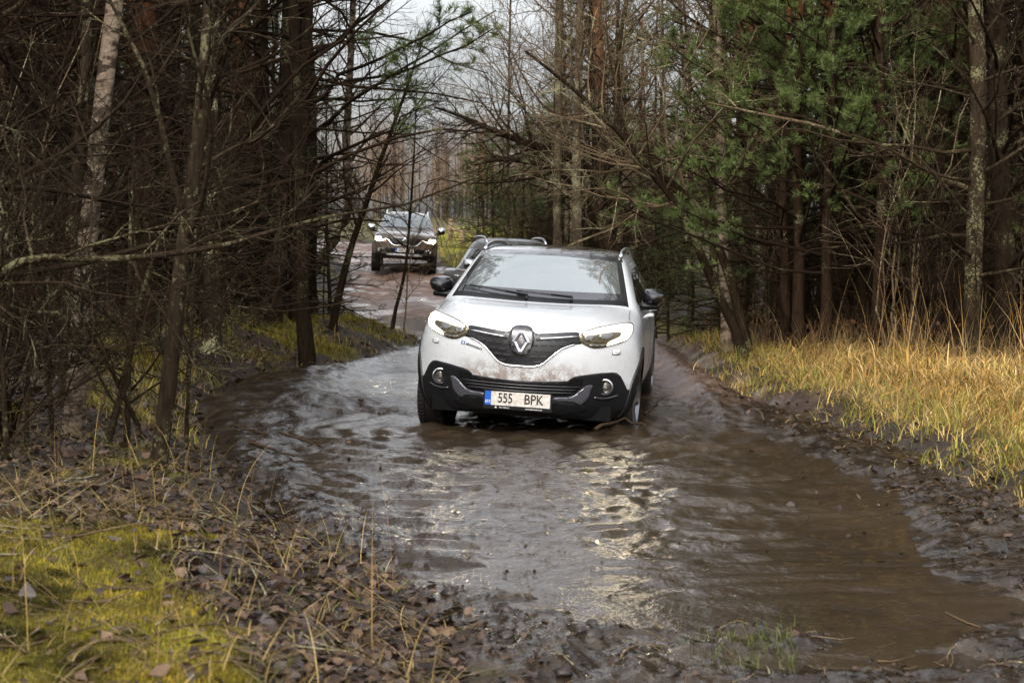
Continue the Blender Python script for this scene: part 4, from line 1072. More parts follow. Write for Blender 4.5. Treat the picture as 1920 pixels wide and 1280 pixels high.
def panel(name, skin, outline, off, mat, parent, holes=(), step=0.025, skirt=0.02, axis='front', sg=1, smooth=1):
    """a panel with the given outline laid on the skin, standing OFF proud of it, edges turned inwards by SKIRT"""
    outline = smooth_closed(list(outline), smooth) if smooth else list(outline)
    pts = [Vector(p) for p in outline]; edges = [(i, (i + 1) % len(outline)) for i in range(len(outline))]
    for h in holes:
        b = len(pts); pts += [Vector(p) for p in h]; edges += [(b + i, b + (i + 1) % len(h)) for i in range(len(h))]
    xs = [p[0] for p in outline]; ys = [p[1] for p in outline]
    gx = np.arange(min(xs), max(xs), step); gy = np.arange(min(ys), max(ys), step)
    for i, a in enumerate(gx):
        for b in gy:
            q = (a, b + (0.5 * step if i % 2 else 0))
            if inside(q, outline) and not any(inside(q, h) for h in holes): pts.append(Vector(q))
    v2, _, faces, *_ = delaunay_2d_cdt(pts, edges, [], 0, 1e-6)
    keep = []
    for f in faces:
        c = sum((v2[i] for i in f), Vector((0, 0))) / len(f)
        if inside(c, outline) and not any(inside(c, h) for h in holes): keep.append(f)
    V = []
    for p in v2:
        h = skin.front(p.x, p.y) if axis == 'front' else (skin.top(p.x, p.y) if axis == 'top' else skin.side(p.x, p.y, sg))
        if h[0] is None:
            V.append(None); continue
        n = h[1].copy()
        n.normalize()
        if axis == 'front': n = (n + Vector((0, -1, 0))).normalized()
        V.append(h[0] + n * off)
    keep = [f for f in keep if all(V[i] is not None for i in f)]
    used = sorted({i for f in keep for i in f}); idx = {v: k for k, v in enumerate(used)}
    bm = bmesh.new()
    bv = [bm.verts.new(V[i]) for i in used]
    for f in keep:
        try: bm.faces.new([bv[idx[i]] for i in f]).smooth = True
        except ValueError: pass
    bmesh.ops.recalc_face_normals(bm, faces=bm.faces)
    want = Vector((0, -1, 0)) if axis == 'front' else (Vector((0, 0, 1)) if axis == 'top' else Vector((sg, 0, 0)))
    if sum((f.normal.dot(want) for f in bm.faces)) < 0: bmesh.ops.reverse_faces(bm, faces=bm.faces)
    if skirt:
        be = [e for e in bm.edges if e.is_boundary]
        r = bmesh.ops.extrude_edge_only(bm, edges=be)
        for g in r['geom']:
            if isinstance(g, bmesh.types.BMVert): g.co -= want * skirt
            elif isinstance(g, bmesh.types.BMFace): g.smooth = False
    me = bpy.data.meshes.new(name); bm.to_mesh(me); bm.free()
    me.materials.append(mat)
    return link(name, me, None, parent)

def mir(P): return [(-x, z) for x, z in reversed(P)]

def text_mesh(txt, size, ext=0.001, font_scale_x=1.0, bold=0.0):
    cu = bpy.data.curves.new('t', 'FONT'); cu.body = txt; cu.size = size; cu.extrude = ext; cu.align_x = 'CENTER'; cu.align_y = 'CENTER'
    cu.offset = bold; cu.resolution_u = 3
    o = bpy.data.objects.new('t', cu); C.objects.link(o)
    dg = bpy.context.evaluated_depsgraph_get()
    me = bpy.data.meshes.new_from_object(o.evaluated_get(dg), depsgraph=dg)
    bpy.data.objects.remove(o); bpy.data.curves.remove(cu)
    me.transform(Matrix.Diagonal((font_scale_x, 1, 1, 1)))
    return me

def lettering(name, txt, size, mat, M4, parent, sx=1.0, bold=0.0):
    me = text_mesh(txt, size, 0.0006, sx, bold); me.transform(M4); me.materials.clear(); me.materials.append(mat)
    return link(name, me, None, parent)

FACE = Matrix.Rotation(R(90), 4, 'X')     # text in the xz plane, readable from -y

def make_wheel(parent, c, r=0.352, w=0.225, spokes=5, mats=None, steer=0.0, side=1):
    """wheel > tyre, rim ; side = +1 outer face towards +x"""
    wh = empty('wheel', c, R(steer), parent)
    mb = MB()
    prof = [(r * .62, -w / 2), (r * .80, -w / 2 - .008), (r * .95, -w / 2 + .004), (r * .99, -w / 2 + .03), (r, -w * .2), (r * .985, -w * .18), (r, -w * .16), (r, w * .16), (r * .985, w * .18), (r, w * .2), (r * .99, w / 2 - .03), (r * .95, w / 2 - .004), (r * .80, w / 2 + .008), (r * .62, w / 2)]
    mb.lathe(prof, 40, 'x')
    n = 60
    for k in range(n):          # tread lugs
        a = 2 * math.pi * k / n
        for xo in (-w * .34, w * .34):
            rot = Matrix.Rotation(a, 3, 'X')
            mb.box(rot @ Vector((xo, 0, r * .995)), (w * .24, .018, .010), rot)
    mb.build('tyre', M['tyre'], wh, auto=35)
    rb = MB()
    rb.lathe([(r * .63, -w / 2), (r * .60, -w * .3), (r * .60, w * .3), (r * .66, w / 2 + .002), (r * .63, w / 2 + .008), (r * .58, w * .40)], 40, 'x')
    rb.lathe([(0.001, side * w * .42), (.05, side * w * .42), (.065, side * w * .36), (.065, side * w * .1)], 20, 'x')
    for k in range(spokes):
        for da in (-.13, .13):
            a = 2 * math.pi * k / spokes + da
            rb.tube([(side * w * .36, .04 * math.cos(a), .04 * math.sin(a)), (side * w * .40, r * .35 * math.cos(a), r * .35 * math.sin(a)), (side * w * .42, r * .61 * math.cos(a + da * .4), r * .61 * math.sin(a + da * .4))], [.024, .02, .022], 6)
    rb.build('rim', M['alloy'], wh, auto=40)
    db = MB(); db.lathe([(0.001, 0), (r * .55, 0), (r * .55, .02)], 28, 'x'); db.build('brake_disc', M['slat_grey'], wh, auto=40)
    return wh

def place(root, ax, ay, yaw, roll, pitch, z, axle):
    """stand a vehicle so that its front axle's ground point is at (ax, ay, z)"""
    root.matrix_world = Matrix.Translation((ax, ay, z)) @ Matrix.Rotation(R(yaw), 4, 'Z') @ Matrix.Rotation(R(roll), 4, 'Y') @ Matrix.Rotation(R(pitch), 4, 'X') @ Matrix.Translation((0, -axle, 0))

# ------------------------------------------------------------------ the white SUV
suv = empty('white_suv')
tag(suv, 'white mud-spattered SUV with lit headlights driving through the puddle, plate 555 BPK', 'car')
co, F, uv, zone, nrm = shell_mesh(SUV_T, SUV_S, SUV_CF, SUV_CR, 3)
cen = co[F].mean(1)
skin = Skin(co, F)
a, b = uv[:, 0], uv[:, 1]
ax_ = np.abs(cen[:, 0])
ws = (zone == 0) & (a > 4.05) & (a < 5.98) & (b < 3.12)
ws_in = ws & (a > 4.38) & (a < 5.90) & (b < 2.80)
roofm = (zone == 0) & (a >= 5.98) & (a < 10.9) & (b < 3.3)
sidew = (zone == 1) & (a > 4.55) & (a < 9.85) & (b > 0.13) & (b < 0.88)
cowl = (zone == 0) & (a > 3.5) & (a <= 4.05) & (b < 3.12)
clad = ((zone == 1) & (b > 4.6)) | ((zone == 2) & (a > 4.6)) | ((zone == 3) & (a > 3.9))
rearw = (zone == 3) & (a < 1.0) & (b < 3.3)
arch = ((np.hypot(cen[:, 1] - 0.88, cen[:, 2] - 0.36) < 0.385) | (np.hypot(cen[:, 1] - 3.526, cen[:, 2] - 0.36) < 0.385)) & (ax_ > 0.6)
grille_hole = np.zeros(len(F), bool)
body = ~(ws | roofm | sidew | cowl | clad | rearw | arch)
sub_mesh('body', co, F, body, M['white_paint'], suv, nrm)
tag(sub_mesh('windscreen', co, F, ws_in, M['windscreen'], suv, nrm), 'windscreen mirroring the pale sky and a dark conifer')
sub_mesh('windscreen_border', co, F, ws & ~ws_in, M['frit'], suv, nrm)
sub_mesh('roof', co, F, roofm, M['roof_glass'], suv, nrm)
sub_mesh('side_window', co, F, sidew & (cen[:, 0] > 0), M['side_glass'], suv, nrm)
sub_mesh('side_window', co, F, sidew & (cen[:, 0] < 0), M['side_glass'], suv, nrm)
sub_mesh('cowl', co, F, cowl, M['black_plastic'], suv, nrm)
sub_mesh('cladding', co, F, clad & ~arch, M['black_plastic'], suv, nrm)
sub_mesh('rear_window', co, F, rearw, M['side_glass'], suv, nrm)
# floor pan and inner arches, so nothing is seen through below
fp = MB()
fp.box((0, 2.2, .30), (1.45, 3.9, .12)); fp.box((0, .88, .55), (1.2, .8, .45)); fp.box((0, 3.5, .6), (1.2, .8, .5)); fp.box((0, .42, .34), (1.3, .2, .14))
fp.box((0, 1.35, .8), (1.5, .06, .55))
fp.build('underbody', M['void'], suv, smooth=False)
for sg in (1, -1):
    for yc in (0.88, 3.526):
        ring = []
        n = 36
        for k in range(n + 1):
            t = R(-12) + (math.pi + R(24)) * k / n
            ring.append((yc - math.cos(t) * .445, .36 + math.sin(t) * .445))
        for k in range(n, -1, -1):
            t = R(-12) + (math.pi + R(24)) * k / n
            ring.append((yc - math.cos(t) * .372, .36 + math.sin(t) * .372))
        panel('wheel_arch', skin, ring, .012, M['black_plastic'], suv, axis='side', sg=sg, step=.04, skirt=.12, smooth=0)

HL = [(.805,1.015),(.685,1.008),(.56,.985),(.49,.957),(.458,.935),(.440,.905),(.456,.87),(.50,.845),(.535,.830),(.57,.823),(.63,.829),(.70,.848),(.77,.868),(.81,.893),(.835,.925),(.843,.965),(.832,1.0)]
DRL = [(.480,.940),(.55,.962),(.64,.982),(.77,1.000),(.812,.994),(.828,.965),(.818,.922),(.788,.889),(.70,.862),(.668,.855),(.680,.872),(.75,.896),(.786,.930),(.780,.974),(.64,.966),(.55,.949),(.50,.934)]
for sg in (1, -1):
    f = (lambda P: P) if sg == 1 else mir
    hl = panel('headlight', skin, f(HL), .006, M['lamp_inner'], suv, skirt=.03)
    HALO = [(.466,.938),(.55,.972),(.64,.993),(.77,1.009),(.824,1.001),(.838,.965),(.829,.919),(.800,.887),(.70,.852),(.648,.840),(.668,.878),(.72,.902),(.748,.916),(.758,.934),(.750,.954),(.64,.944),(.55,.926),(.49,.915)]
    panel('strip_halo', skin, f(HALO), .011, M['lamp_halo'], hl, skirt=.006, step=.015)  # added glowing panel, the strip's warm glow given a shape
    inner = [(.51,.925),(.64,.955),(.765,.962),(.770,.93),(.745,.90),(.66,.872),(.60,.858),(.55,.86),(.49,.885),(.47,.905)]
    panel('reflector', skin, f(inner), .010, M['lamp_inner'], hl, skirt=.01)
    for q in ([(.475,.905),(.50,.925),(.555,.93),(.56,.895),(.51,.875)], [(.59,.905),(.60,.94),(.69,.95),(.70,.915),(.66,.888)]):
        panel('projector_lens', skin, f(q), .016, M['lamp_lens'], hl, skirt=.012, step=.02)
    panel('lamp_surround', skin, f([(.52,.962),(.64,.997),(.79,1.01),(.60,.955),(.5,.925),(.63,.945),(.755,.955),(.76,.915),(.70,.88),(.66,.866),(.75,.862),(.83,.90),(.84,.97),(.80,1.012),(.64,1.0)]), .008, M['lamp_glow'], hl, skirt=.004, step=.02) if False else None
    tag(panel('running_light', skin, f(DRL), .014, M['drl'], hl, skirt=.008, step=.015), 'glowing C-shaped daytime light strip')
    panel('indicator_lens', skin, f([(.52,.842),(.57,.830),(.64,.838),(.66,.862),(.60,.855),(.53,.862)]), .014, M['lamp_reflector'], hl, skirt=.008, step=.02)
    fl = MB()
    h, n = skin.front(.668 * sg, .518)
    fl.lathe([(.064, .02), (.064, -.012), (.056, -.018), (.050, -.008), (.050, .02)], 32, 'y', h + Vector((0, -.012, 0)))
    fo = fl.build('fog_lamp', M['satin'], suv, auto=40)
    fb = MB(); fb.lathe([(.0001, -.010), (.02, -.013), (.03, -.008), (.05, .004), (.05, .02)], 28, 'y', h + Vector((0, -.010, 0))); fb.build('lamp_lens', M['lamp_dark'], fo, auto=40)
    fb = MB(); fb.lathe([(.0001, -.012), (.016, -.010), (.022, .0)], 20, 'y', h + Vector((0, -.018, 0))); fb.build('bulb', M['lamp_reflector'], fo, auto=40)

GRT = [(0,.974),(.035,.970),(.078,.947),(.103,.925),(.13,.920),(.21,.928),(.32,.940),(.447,.950)]
GRB = [(.478,.860),(.40,.848),(.335,.823),(.285,.788),(.222,.728),(.176,.684),(.115,.662),(.05,.660)]
outl = GRT + [(.44, .905)] + GRB + [(-x, z) for x, z in reversed(GRB)] + [(-.44, .905)] + [(-x, z) for x, z in reversed(GRT[1:])]
gr = panel('grille', skin, outl, .004, M['grille_black'], suv, skirt=.02, smooth=1)
# staggered rows of grille slats
rows = [(.868, .44), (.824, .36), (.780, .30), (.736, .255), (.694, .20)]
for ri, (z, half) in enumerate(rows):
    n = int(half / .072)
    for k in range(-n - 1, n + 2):
        x = k * .072 + (.036 if ri % 2 else 0)
        if abs(x) > half - .02 or abs(x) < .10: continue
        h, n_ = skin.front(x, z - .01 * 0 + abs(x) * .06)
        rz = math.atan2(n_.x, -n_.y)
        mb = MB(); mb.box((0, 0, 0), (.060, .016, .013), None)
        o = mb.build('slat', M['slat_grey'], gr, smooth=False, bevel=.003)
        o.matrix_local = Matrix.Translation(h + Vector((0, -.012, 0))) @ Matrix.Rotation(rz, 4, 'Z') @ Matrix.Rotation(R(-3.5) * (1 if x > 0 else -1), 4, 'Y')
def rail(name, pts, rad, mat, parent, off=.01, n=6, flat=1.0):
    P = []
    for i in range(len(pts) - 1):
        for t in np.linspace(0, 1, 5)[:-1]:
            P.append((pts[i][0] * (1 - t) + pts[i + 1][0] * t, pts[i][1] * (1 - t) + pts[i + 1][1] * t))
    P.append(pts[-1])
    W = []
    for x, z in P:
        h, n_ = skin.front(x, z)
        W.append(h + (n_ + Vector((0, -1, 0))).normalized() * off)
    mb = MB(); mb.tube(W, rad, n, flat=flat)
    return mb.build(name, mat, parent)
for sg in (1, -1):
    rail('chrome_strip', [(.135 * sg, .884), (.25 * sg, .894), (.43 * sg, .914)], .0075, M['chrome'], gr, .018)
lowp = [(-x, z) for x, z in GRB] + [(x, z) for x, z in reversed(GRB)]
rail('chrome_trim', smooth_closed(lowp, 1)[1:-3], .0065, M['chrome'], gr, .006)
hexo = [(-.045,.968),(.045,.968),(.085,.945),(.105,.865),(.085,.80),(.045,.745),(-.045,.745),(-.085,.80),(-.105,.865),(-.085,.945)]
hs = panel('badge_housing', skin, hexo, .028, M['black_gloss'], gr, skirt=.04, step=.03, smooth=1)
# diamond badge with faceted chrome
bd = MB()
y0 = skin.front(0, .85)[0].y - .034
outer = [(-.078,.853),(-.024,.942),(.024,.942),(.078,.853),(.024,.757),(-.024,.757)]
inn = [(-.030,.853),(0,.908),(0,.908),(.030,.853),(0,.798),(0,.798)]
mid = [((o[0] + i[0]) / 2, (o[1] + i[1]) / 2) for o, i in zip(outer, inn)]
for i in range(6):
    j = (i + 1) % 6
    s = lambda p: y0 + (p[1] - .85) * .16
    Vv = [(outer[i][0], s(outer[i]) + .012, outer[i][1]), (outer[j][0], s(outer[j]) + .012, outer[j][1]), (mid[j][0], s(mid[j]) - .006, mid[j][1]), (mid[i][0], s(mid[i]) - .006, mid[i][1]), (inn[j][0], s(inn[j]) + .010, inn[j][1]), (inn[i][0], s(inn[i]) + .010, inn[i][1])]
    bd.add(Vv, [(0, 1, 2, 3)]); 
    bd.add([Vv[3], Vv[2], Vv[4], Vv[5]], [(0, 1, 2, 3)])
tag(bd.build('badge', M['chrome'], gr, smooth=False), 'chrome diamond emblem')

LB = [(.902,.484),(.832,.489),(.803,.55),(.776,.602),(.745,.628),(.715,.634),(.62,.629),(.46,.606),(.413,.592),(.382,.562),(.19,.549),(0,.543)]
lower = LB + [(-x, z) for x, z in reversed(LB[:-1])] + [(-.885,.30),(-.6,.262),(0,.255),(.6,.262),(.885,.30)]
panel('lower_bumper', skin, lower, .009, M['black_plastic'], suv, skirt=.03, smooth=0)
intake = [(.40,.585),(.37,.545),(.19,.533),(0,.528),(-.19,.533),(-.37,.545),(-.40,.585),(-.50,.59),(-.49,.53),(-.42,.46),(-.36,.44),(.36,.44),(.42,.46),(.49,.53),(.50,.59)]
li = panel('intake', skin, intake, .012, M['void'], suv, skirt=.01)
for z in (.515, .49, .465):
    w = .47 - (.515 - z) * 1.1
    rail('slat', [(-w, z), (0, z - .004), (w, z)], .006, M['slat_grey'], li, .010)
WING = [(.571,.533),(.530,.533),(.487,.50),(.44,.452),(.397,.432),(.262,.424),(.262,.400),(.36,.396),(.44,.39),(.477,.366),(.538,.418),(.555,.49)]
for sg in (1, -1):
    panel('skid_wing', skin, WING if sg == 1 else mir(WING), .020, M['skid'], suv, skirt=.03, step=.02)
    lip = [(.585 * sg, .432), (.64 * sg, .423), (.70 * sg, .428), (.76 * sg, .448)]
    rail('bumper_lip', lip, .011, M['black_gloss'], suv, .012)
    wx = .735 * sg
    panel('washer_cap', skin, [(wx - .03, .812), (wx + .03, .812), (wx + .03, .774), (wx, .770), (wx - .03, .774)], .003, M['white_paint'], suv, skirt=.006, step=.02)
    rail('seam', [(wx - .03, .812), (wx - .031, .775), (wx, .770), (wx + .031, .775), (wx + .031, .80)], .0022, M['slat_grey'], suv, .0018, 4)
panel('bumper_valance', skin, [(-.47,.395),(.47,.395),(.55,.32),(.3,.275),(-.3,.275),(-.55,.32)], .016, M['black_plastic'], suv, skirt=.03)

# number plate
yp = skin.front(0, .40)[0].y
pl = empty('number_plate', (0, skin.front(0, .40)[0].y - .060, .395), 0, suv)
pl.rotation_euler = (R(4), 0, 0)
mb = MB(); mb.box((0, .010, -.012), (.548, .014, .150)); mb.build('plate_holder', M['black_plastic'], pl, smooth=False, bevel=.004)
mb = MB(); mb.box((.024, 0, 0), (.470, .006, .110)); mb.build('plate', M['plate_white'], pl, smooth=False, bevel=.001)
mb = MB(); mb.box((-.236, 0, 0), (.048, .006, .110)); mb.build('country_band', M['plate_blue'], pl, smooth=False, bevel=.001)
def put(txt, size, x, z, mat, sx=1.0, bold=0.0, y=-.0040):
    return lettering('lettering', txt, size, mat, Matrix.Translation((x, y, z)) @ FACE, pl, sx, bold)
put('555', .112, -.098, .002, M['ink'], 0.72, .0014)
put('BPK', .112, .128, .002, M['ink'], 0.80, .0014)
put('EST', .030, -.236, -.028, M['ink_white'], 0.95)
put('Abc Motors', .017, -.105, -.071, M['ink_white'], 1.0, 0, .0020)
put('www.abcmotors.ee', .017, .130, -.071, M['ink_white'], 1.0, 0, .0020)
mb = MB()
for dx, dz in ((0, .0045), (-.0045, -.003), (.0045, -.003)): mb.add([(-.172 + dx - .004, .0018, -.071 + dz), (-.172 + dx, .0018, -.071 + dz - .005), (-.172 + dx + .004, .0018, -.071 + dz), (-.172 + dx, .0018, -.071 + dz + .005)], [(0, 1, 2, 3)])
mb.build('dealer_mark', M['ink_white'], pl, smooth=False)
# sticker on the bumper: a small blue square with an f, then the dealer's name
def sticker(me, cx, cz, tilt, off, mat, name, parent=suv):
    """wrap a flat text mesh (xy) on the skin"""
    ca, sa = math.cos(tilt), math.sin(tilt)
    for v in me.vertices:
        x, z = cx + v.co.x * ca - v.co.y * sa, cz + v.co.x * sa + v.co.y * ca
        h, n_ = skin.front(x, z)
        v.co = h + n_ * (off + v.co.z)
    me.materials.clear(); me.materials.append(mat)
    return link(name, me, None, parent)
mb = MB(); s_ = .016
mb.add([(-s_, -s_, 0), (s_, -s_, 0), (s_, s_, 0), (-s_, s_, 0)], [(0, 1, 2, 3)])
sq = sticker(mb.mesh('sticker', None, False), -.479, .806, R(-9), .003, M['ink_blue'], 'sticker')
sticker(text_mesh('f', .034, .0004, 1.0, .001), -.477, .804, R(-9), .0045, M['ink_white'], 'lettering', sq)
sticker(text_mesh('abcmotors', .036, .0004, .92, .0004), -.381, .786, R(-13), .0035, M['ink'], 'lettering', sq)

# bonnet shut lines
def topline(name, pts, rad, mat, parent, off=.0):
    P = []
    for i in range(len(pts) - 1):
        for t in np.linspace(0, 1, 7)[:-1]: P.append((pts[i][0] * (1 - t) + pts[i + 1][0] * t, pts[i][1] * (1 - t) + pts[i + 1][1] * t))
    P.append(pts[-1])
    W = [skin.top(x, y)[0] + Vector((0, 0, off)) for x, y in P]
    mb = MB(); mb.tube(W, rad, 5); return mb.build(name, mat, parent)
for sg in (1, -1):
    topline('seam', [(.800 * sg, .76), (.785 * sg, .90), (.780 * sg, 1.12)], .0035, M['slat_grey'], suv)
    topline('bonnet_crease', [(.50 * sg, .20), (.53 * sg, .6), (.58 * sg, 1.0)], .004, M['white_paint'], suv, -.001) if False else None
# wipers
def wiper(x0, z0, x1, z1):
    P = []
    for t in np.linspace(0, 1, 9):
        x, z = x0 + (x1 - x0) * t, z0 + (z1 - z0) * t
        h, n_ = skin.front(x, z); P.append(h + (n_ + Vector((0, -.5, .3))).normalized() * .022)
    mb = MB(); mb.tube(P, [.008] * 5 + [.006] * 4, 5)
    h0 = P[0]
    mb.tube([P[0] + Vector((0, -.05, -.03)), P[0], P[3]], [.014, .012, .009], 6)
    return mb.build('wiper', M['black_plastic'], suv)
wiper(-.10, 1.150, -.62, 1.200)
wiper(.28, 1.155, -.20, 1.178)

# roof rails, door mirrors, handles
for sg in (1, -1):
    mb = MB()
    ys = np.linspace(2.02, 3.95, 14)
    W = []
    for i, y in enumerate(ys):
        h = skin.top(.615 * sg, y)[0]
        lift = .050 * math.sin(math.pi * min(1, max(0, (i + .15) / 13.3))) ** .35
        W.append(h + Vector((0, 0, lift - .004)))
    mb.tube(W, [.018] * 14, 8)
    mb.build('roof_rail', M['satin'], suv)
    # mirror
    mr = empty('door_mirror', (.945 * sg, 1.66, 1.185), 0, suv)
    mb = MB()
    prof = []
    nU, nV = 14, 22
    V, Fc = [], []
    for i in range(nU + 1):
        t = i / nU                       # 0 front tip .. 1 rear rim
        s = math.sin(min(1, t * 1.12) * math.pi / 2) ** .62
        for k in range(nV):
            an = 2 * math.pi * k / nV
            ce, se = math.cos(an), math.sin(an)
            ex = (abs(ce) ** .62) * (1 if ce > 0 else -1); ez = (abs(se) ** .62) * (1 if se > 0 else -1)
            taper = 1.0 - .20 * max(0, -ez) * max(0, ex * sg)
            V.append(((.100 * ex * taper + .02 * sg * (1 - t)) * s + .0, -.085 + .15 * t, .074 * ez * s * (1 - .18 * max(0, ex * sg)) ))
    for i in range(nU):
        for k in range(nV): Fc.append((i * nV + k, i * nV + (k + 1) % nV, (i + 1) * nV + (k + 1) % nV, (i + 1) * nV + k))
    Fc.append(tuple(range(nV - 1, -1, -1)))
    mb.add(V, Fc); mb.build('mirror_housing', M['black_gloss'], mr)
    mb = MB(); mb.add([V[nU * nV + k] for k in range(nV)], [tuple(range(nV))]); mb.build('mirror_glass', M['chrome'], mr, smooth=False)
    mb = MB(); mb.tube([(-.13 * sg, .03, -.085), (-.08 * sg, .0, -.088), (.06 * sg, .0, -.082)], [.026, .022, .016], 8, flat=1.5); mb.build('mirror_arm', M['black_plastic'], mr)
    for y, z in ((2.42, .985), (3.28, 1.0)):
        h, n_ = skin.side(y, z, sg)
        mb = MB(); mb.tube([h + Vector((-.01 * sg, -.11, 0)), h + Vector((.028 * sg, -.09, 0)), h + Vector((.034 * sg, 0, 0)), h + Vector((.028 * sg, .09, 0)), h + Vector((-.01 * sg, .11, 0))], [.016, .018, .018, .018, .014], 8)
        mb.build('door_handle', M['white_paint'], suv)
    for y in (1.32, 2.40, 3.32):
        W = []
        for z in np.linspace(.50, 1.03, 8):
            W.append(skin.side(y + (.1 * max(0, .62 - z) if y > 3 else 0), z, sg)[0])
        mb = MB(); mb.tube(W, .003, 4); mb.build('seam', M['slat_grey'], suv)
# cabin
cab = MB()
cab.box((0, 1.36, .98), (1.42, .50, .20)); cab.box((.37, 1.42, 1.09), (.36, .28, .07))
cab.build('dashboard', M['interior'], suv, bevel=.02)
for x in (-.37, .37):
    mb = MB(); mb.box((x, 2.35, .62), (.50, .52, .16)); mb.box((x, 2.62, .98), (.48, .14, .66), Matrix.Rotation(R(-14), 3, 'X'), .82)
    st = mb.build('seat', M['interior'], suv, bevel=.04)
    mb = MB(); mb.box((x, 2.73, 1.38), (.27, .10, .19)); mb.build('headrest', M['interior'], st, bevel=.03)
mb = MB(); mb.box((0, 3.35, .62), (1.25, .5, .16)); mb.box((0, 3.62, .95), (1.25, .12, .6), Matrix.Rotation(R(-12), 3, 'X'))
rs = mb.build('rear_seat', M['interior'], suv, bevel=.04)
for x in (-.42, 0, .42):
    mb = MB(); mb.box((x, 3.70, 1.27), (.24, .08, .13)); mb.build('headrest', M['interior'], rs, bevel=.03)
mb = MB(); mb.box((0, 1.86, 1.44), (.24, .04, .07)); mb.tube([(0, 1.86, 1.46), (0, 1.82, 1.50)], .012, 6); mb.build('interior_mirror', M['interior'], suv, bevel=.012)
mb = MB(); mb.box((0, 1.76, 1.462), (.34, .05, .045), Matrix.Rotation(R(22), 3, 'X')); mb.build('sensor_pod', M['interior'], suv, bevel=.01)
WC = Vector((.37, 1.78, 1.02)); wrot = Matrix.Rotation(R(-64), 3, 'X')
mb = MB()
ringp = [WC + wrot @ Vector((.185 * math.cos(t), .185 * math.sin(t), 0)) for t in np.linspace(0, 2 * math.pi, 33)]
mb.tube(ringp, .015, 8, cap=False)
for t in (R(0), R(180), R(270)): mb.tube([WC, WC + wrot @ Vector((.18 * math.cos(t), .18 * math.sin(t), 0))], .018, 6)
mb.tube([WC, WC + wrot @ Vector((0, 0, -.3))], .05, 10)
mb.build('steering_wheel', M['interior'], suv)
for sg in (1, -1):
    make_wheel(suv, (.775 * sg, .88, .352), steer=(-4), side=sg)
    make_wheel(suv, (.785 * sg, 3.526, .352), side=sg)
SUV_POSE = (0.135, 14.3, -7.3, 3.3, 0.3, -0.10, 0.88)
place(suv, *SUV_POSE)
# ------------------------------------------------------------------ the two pickups following
PK_T = [
 [(0,.06,1.06),(.28,.08,1.06),(.56,.16,1.06),(.76,.30,1.055),(.86,.46,1.03)],
 [(0,.32,1.15),(.28,.33,1.15),(.56,.40,1.14),(.78,.50,1.12),(.885,.64,1.06)],
 [(0,.80,1.20),(.28,.81,1.20),(.57,.84,1.19),(.79,.90,1.165),(.895,.98,1.085)],
 [(0,1.34,1.225),(.29,1.35,1.225),(.58,1.38,1.215),(.79,1.44,1.19),(.895,1.50,1.10)],
 [(0,1.42,1.235),(.29,1.43,1.235),(.58,1.47,1.23),(.76,1.54,1.21),(.83,1.60,1.17)],
 [(0,1.85,1.53),(.27,1.86,1.528),(.53,1.90,1.515),(.69,1.96,1.49),(.75,2.00,1.45)],
 [(0,2.22,1.735),(.25,2.23,1.732),(.48,2.26,1.72),(.62,2.31,1.695),(.67,2.35,1.655)],
 [(0,2.60,1.79),(.25,2.60,1.787),(.47,2.60,1.775),(.60,2.60,1.75),(.655,2.62,1.70)],
 [(0,3.20,1.80),(.25,3.20,1.797),(.47,3.20,1.785),(.60,3.20,1.76),(.655,3.20,1.705)],
 [(0,3.72,1.77),(.25,3.72,1.767),(.46,3.72,1.755),(.585,3.70,1.73),(.64,3.68,1.675)],
 [(0,3.96,1.22),(.27,3.96,1.22),(.54,3.96,1.215),(.74,3.96,1.20),(.82,3.96,1.17)],
 [(0,4.06,1.14),(.28,4.06,1.14),(.56,4.06,1.14),(.78,4.06,1.14),(.865,4.08,1.13)],
 [(0,4.70,1.14),(.28,4.70,1.14),(.56,4.70,1.14),(.78,4.70,1.14),(.865,4.70,1.13)],
 [(0,5.30,1.13),(.28,5.30,1.13),(.56,5.29,1.13),(.77,5.27,1.13),(.85,5.24,1.12)],
]
def _pside(e, belt, y): return [e, belt, (.915, y, .98), (.928, y, .82), (.922, y, .64), (.905, y, .50), (.82, y, .42)]
PK_S = [
 [PK_T[0][4], (.885,.50,.95), (.905,.52,.84), (.918,.54,.70), (.915,.52,.56), (.89,.50,.46), (.80,.47,.38)],
 [PK_T[1][4], (.905,.66,.98), (.920,.68,.90), (.930,.68,.78), (.930,.68,.62), (.91,.67,.50), (.82,.65,.42)],
] + [_pside(PK_T[i][4], (.905, PK_T[i][4][1], 1.04) if i < 4 else ((.885, PK_T[i][4][1], 1.10) if i < 11 else (.905, PK_T[i][4][1], 1.06)), PK_T[i][4][1]) for i in range(2, 13)] + [
 [PK_T[13][4], (.88,5.26,1.05), (.89,5.27,.96), (.895,5.27,.82), (.89,5.27,.66), (.87,5.25,.54), (.80,5.22,.46)]]
PK_CF = _cap(PK_T[0], PK_S[0], [None, (0,.03,.96), (0,.01,.86), (0,0,.72), (0,.0,.57), (0,.03,.46), (0,.10,.39)], [0,.30,.60,.83,1], [0,.05,.22,.54,1])
PK_CR = _cap(PK_T[13], PK_S[13], [None, (0,5.36,1.05), (0,5.37,.96), (0,5.37,.82), (0,5.37,.66), (0,5.36,.54), (0,5.32,.46)], [0,.3,.6,.85,1], [0,.05,.25,.6,1])
M['brown_paint'] = car_paint('brown_paint', (.085, .062, .045), (.10, .07, .05), .8, coat=.35)
M['grey_paint'] = car_paint('grey_paint', (.030, .025, .023), (.10, .07, .05), .6, coat=.3)
M['pick_glass'] = glass_mat('pickup_windscreen', (.55, .65, .63), 3.0, .06)
M['silver_plate'] = principled('silver_plate', (.55, .55, .56), .35, .5)
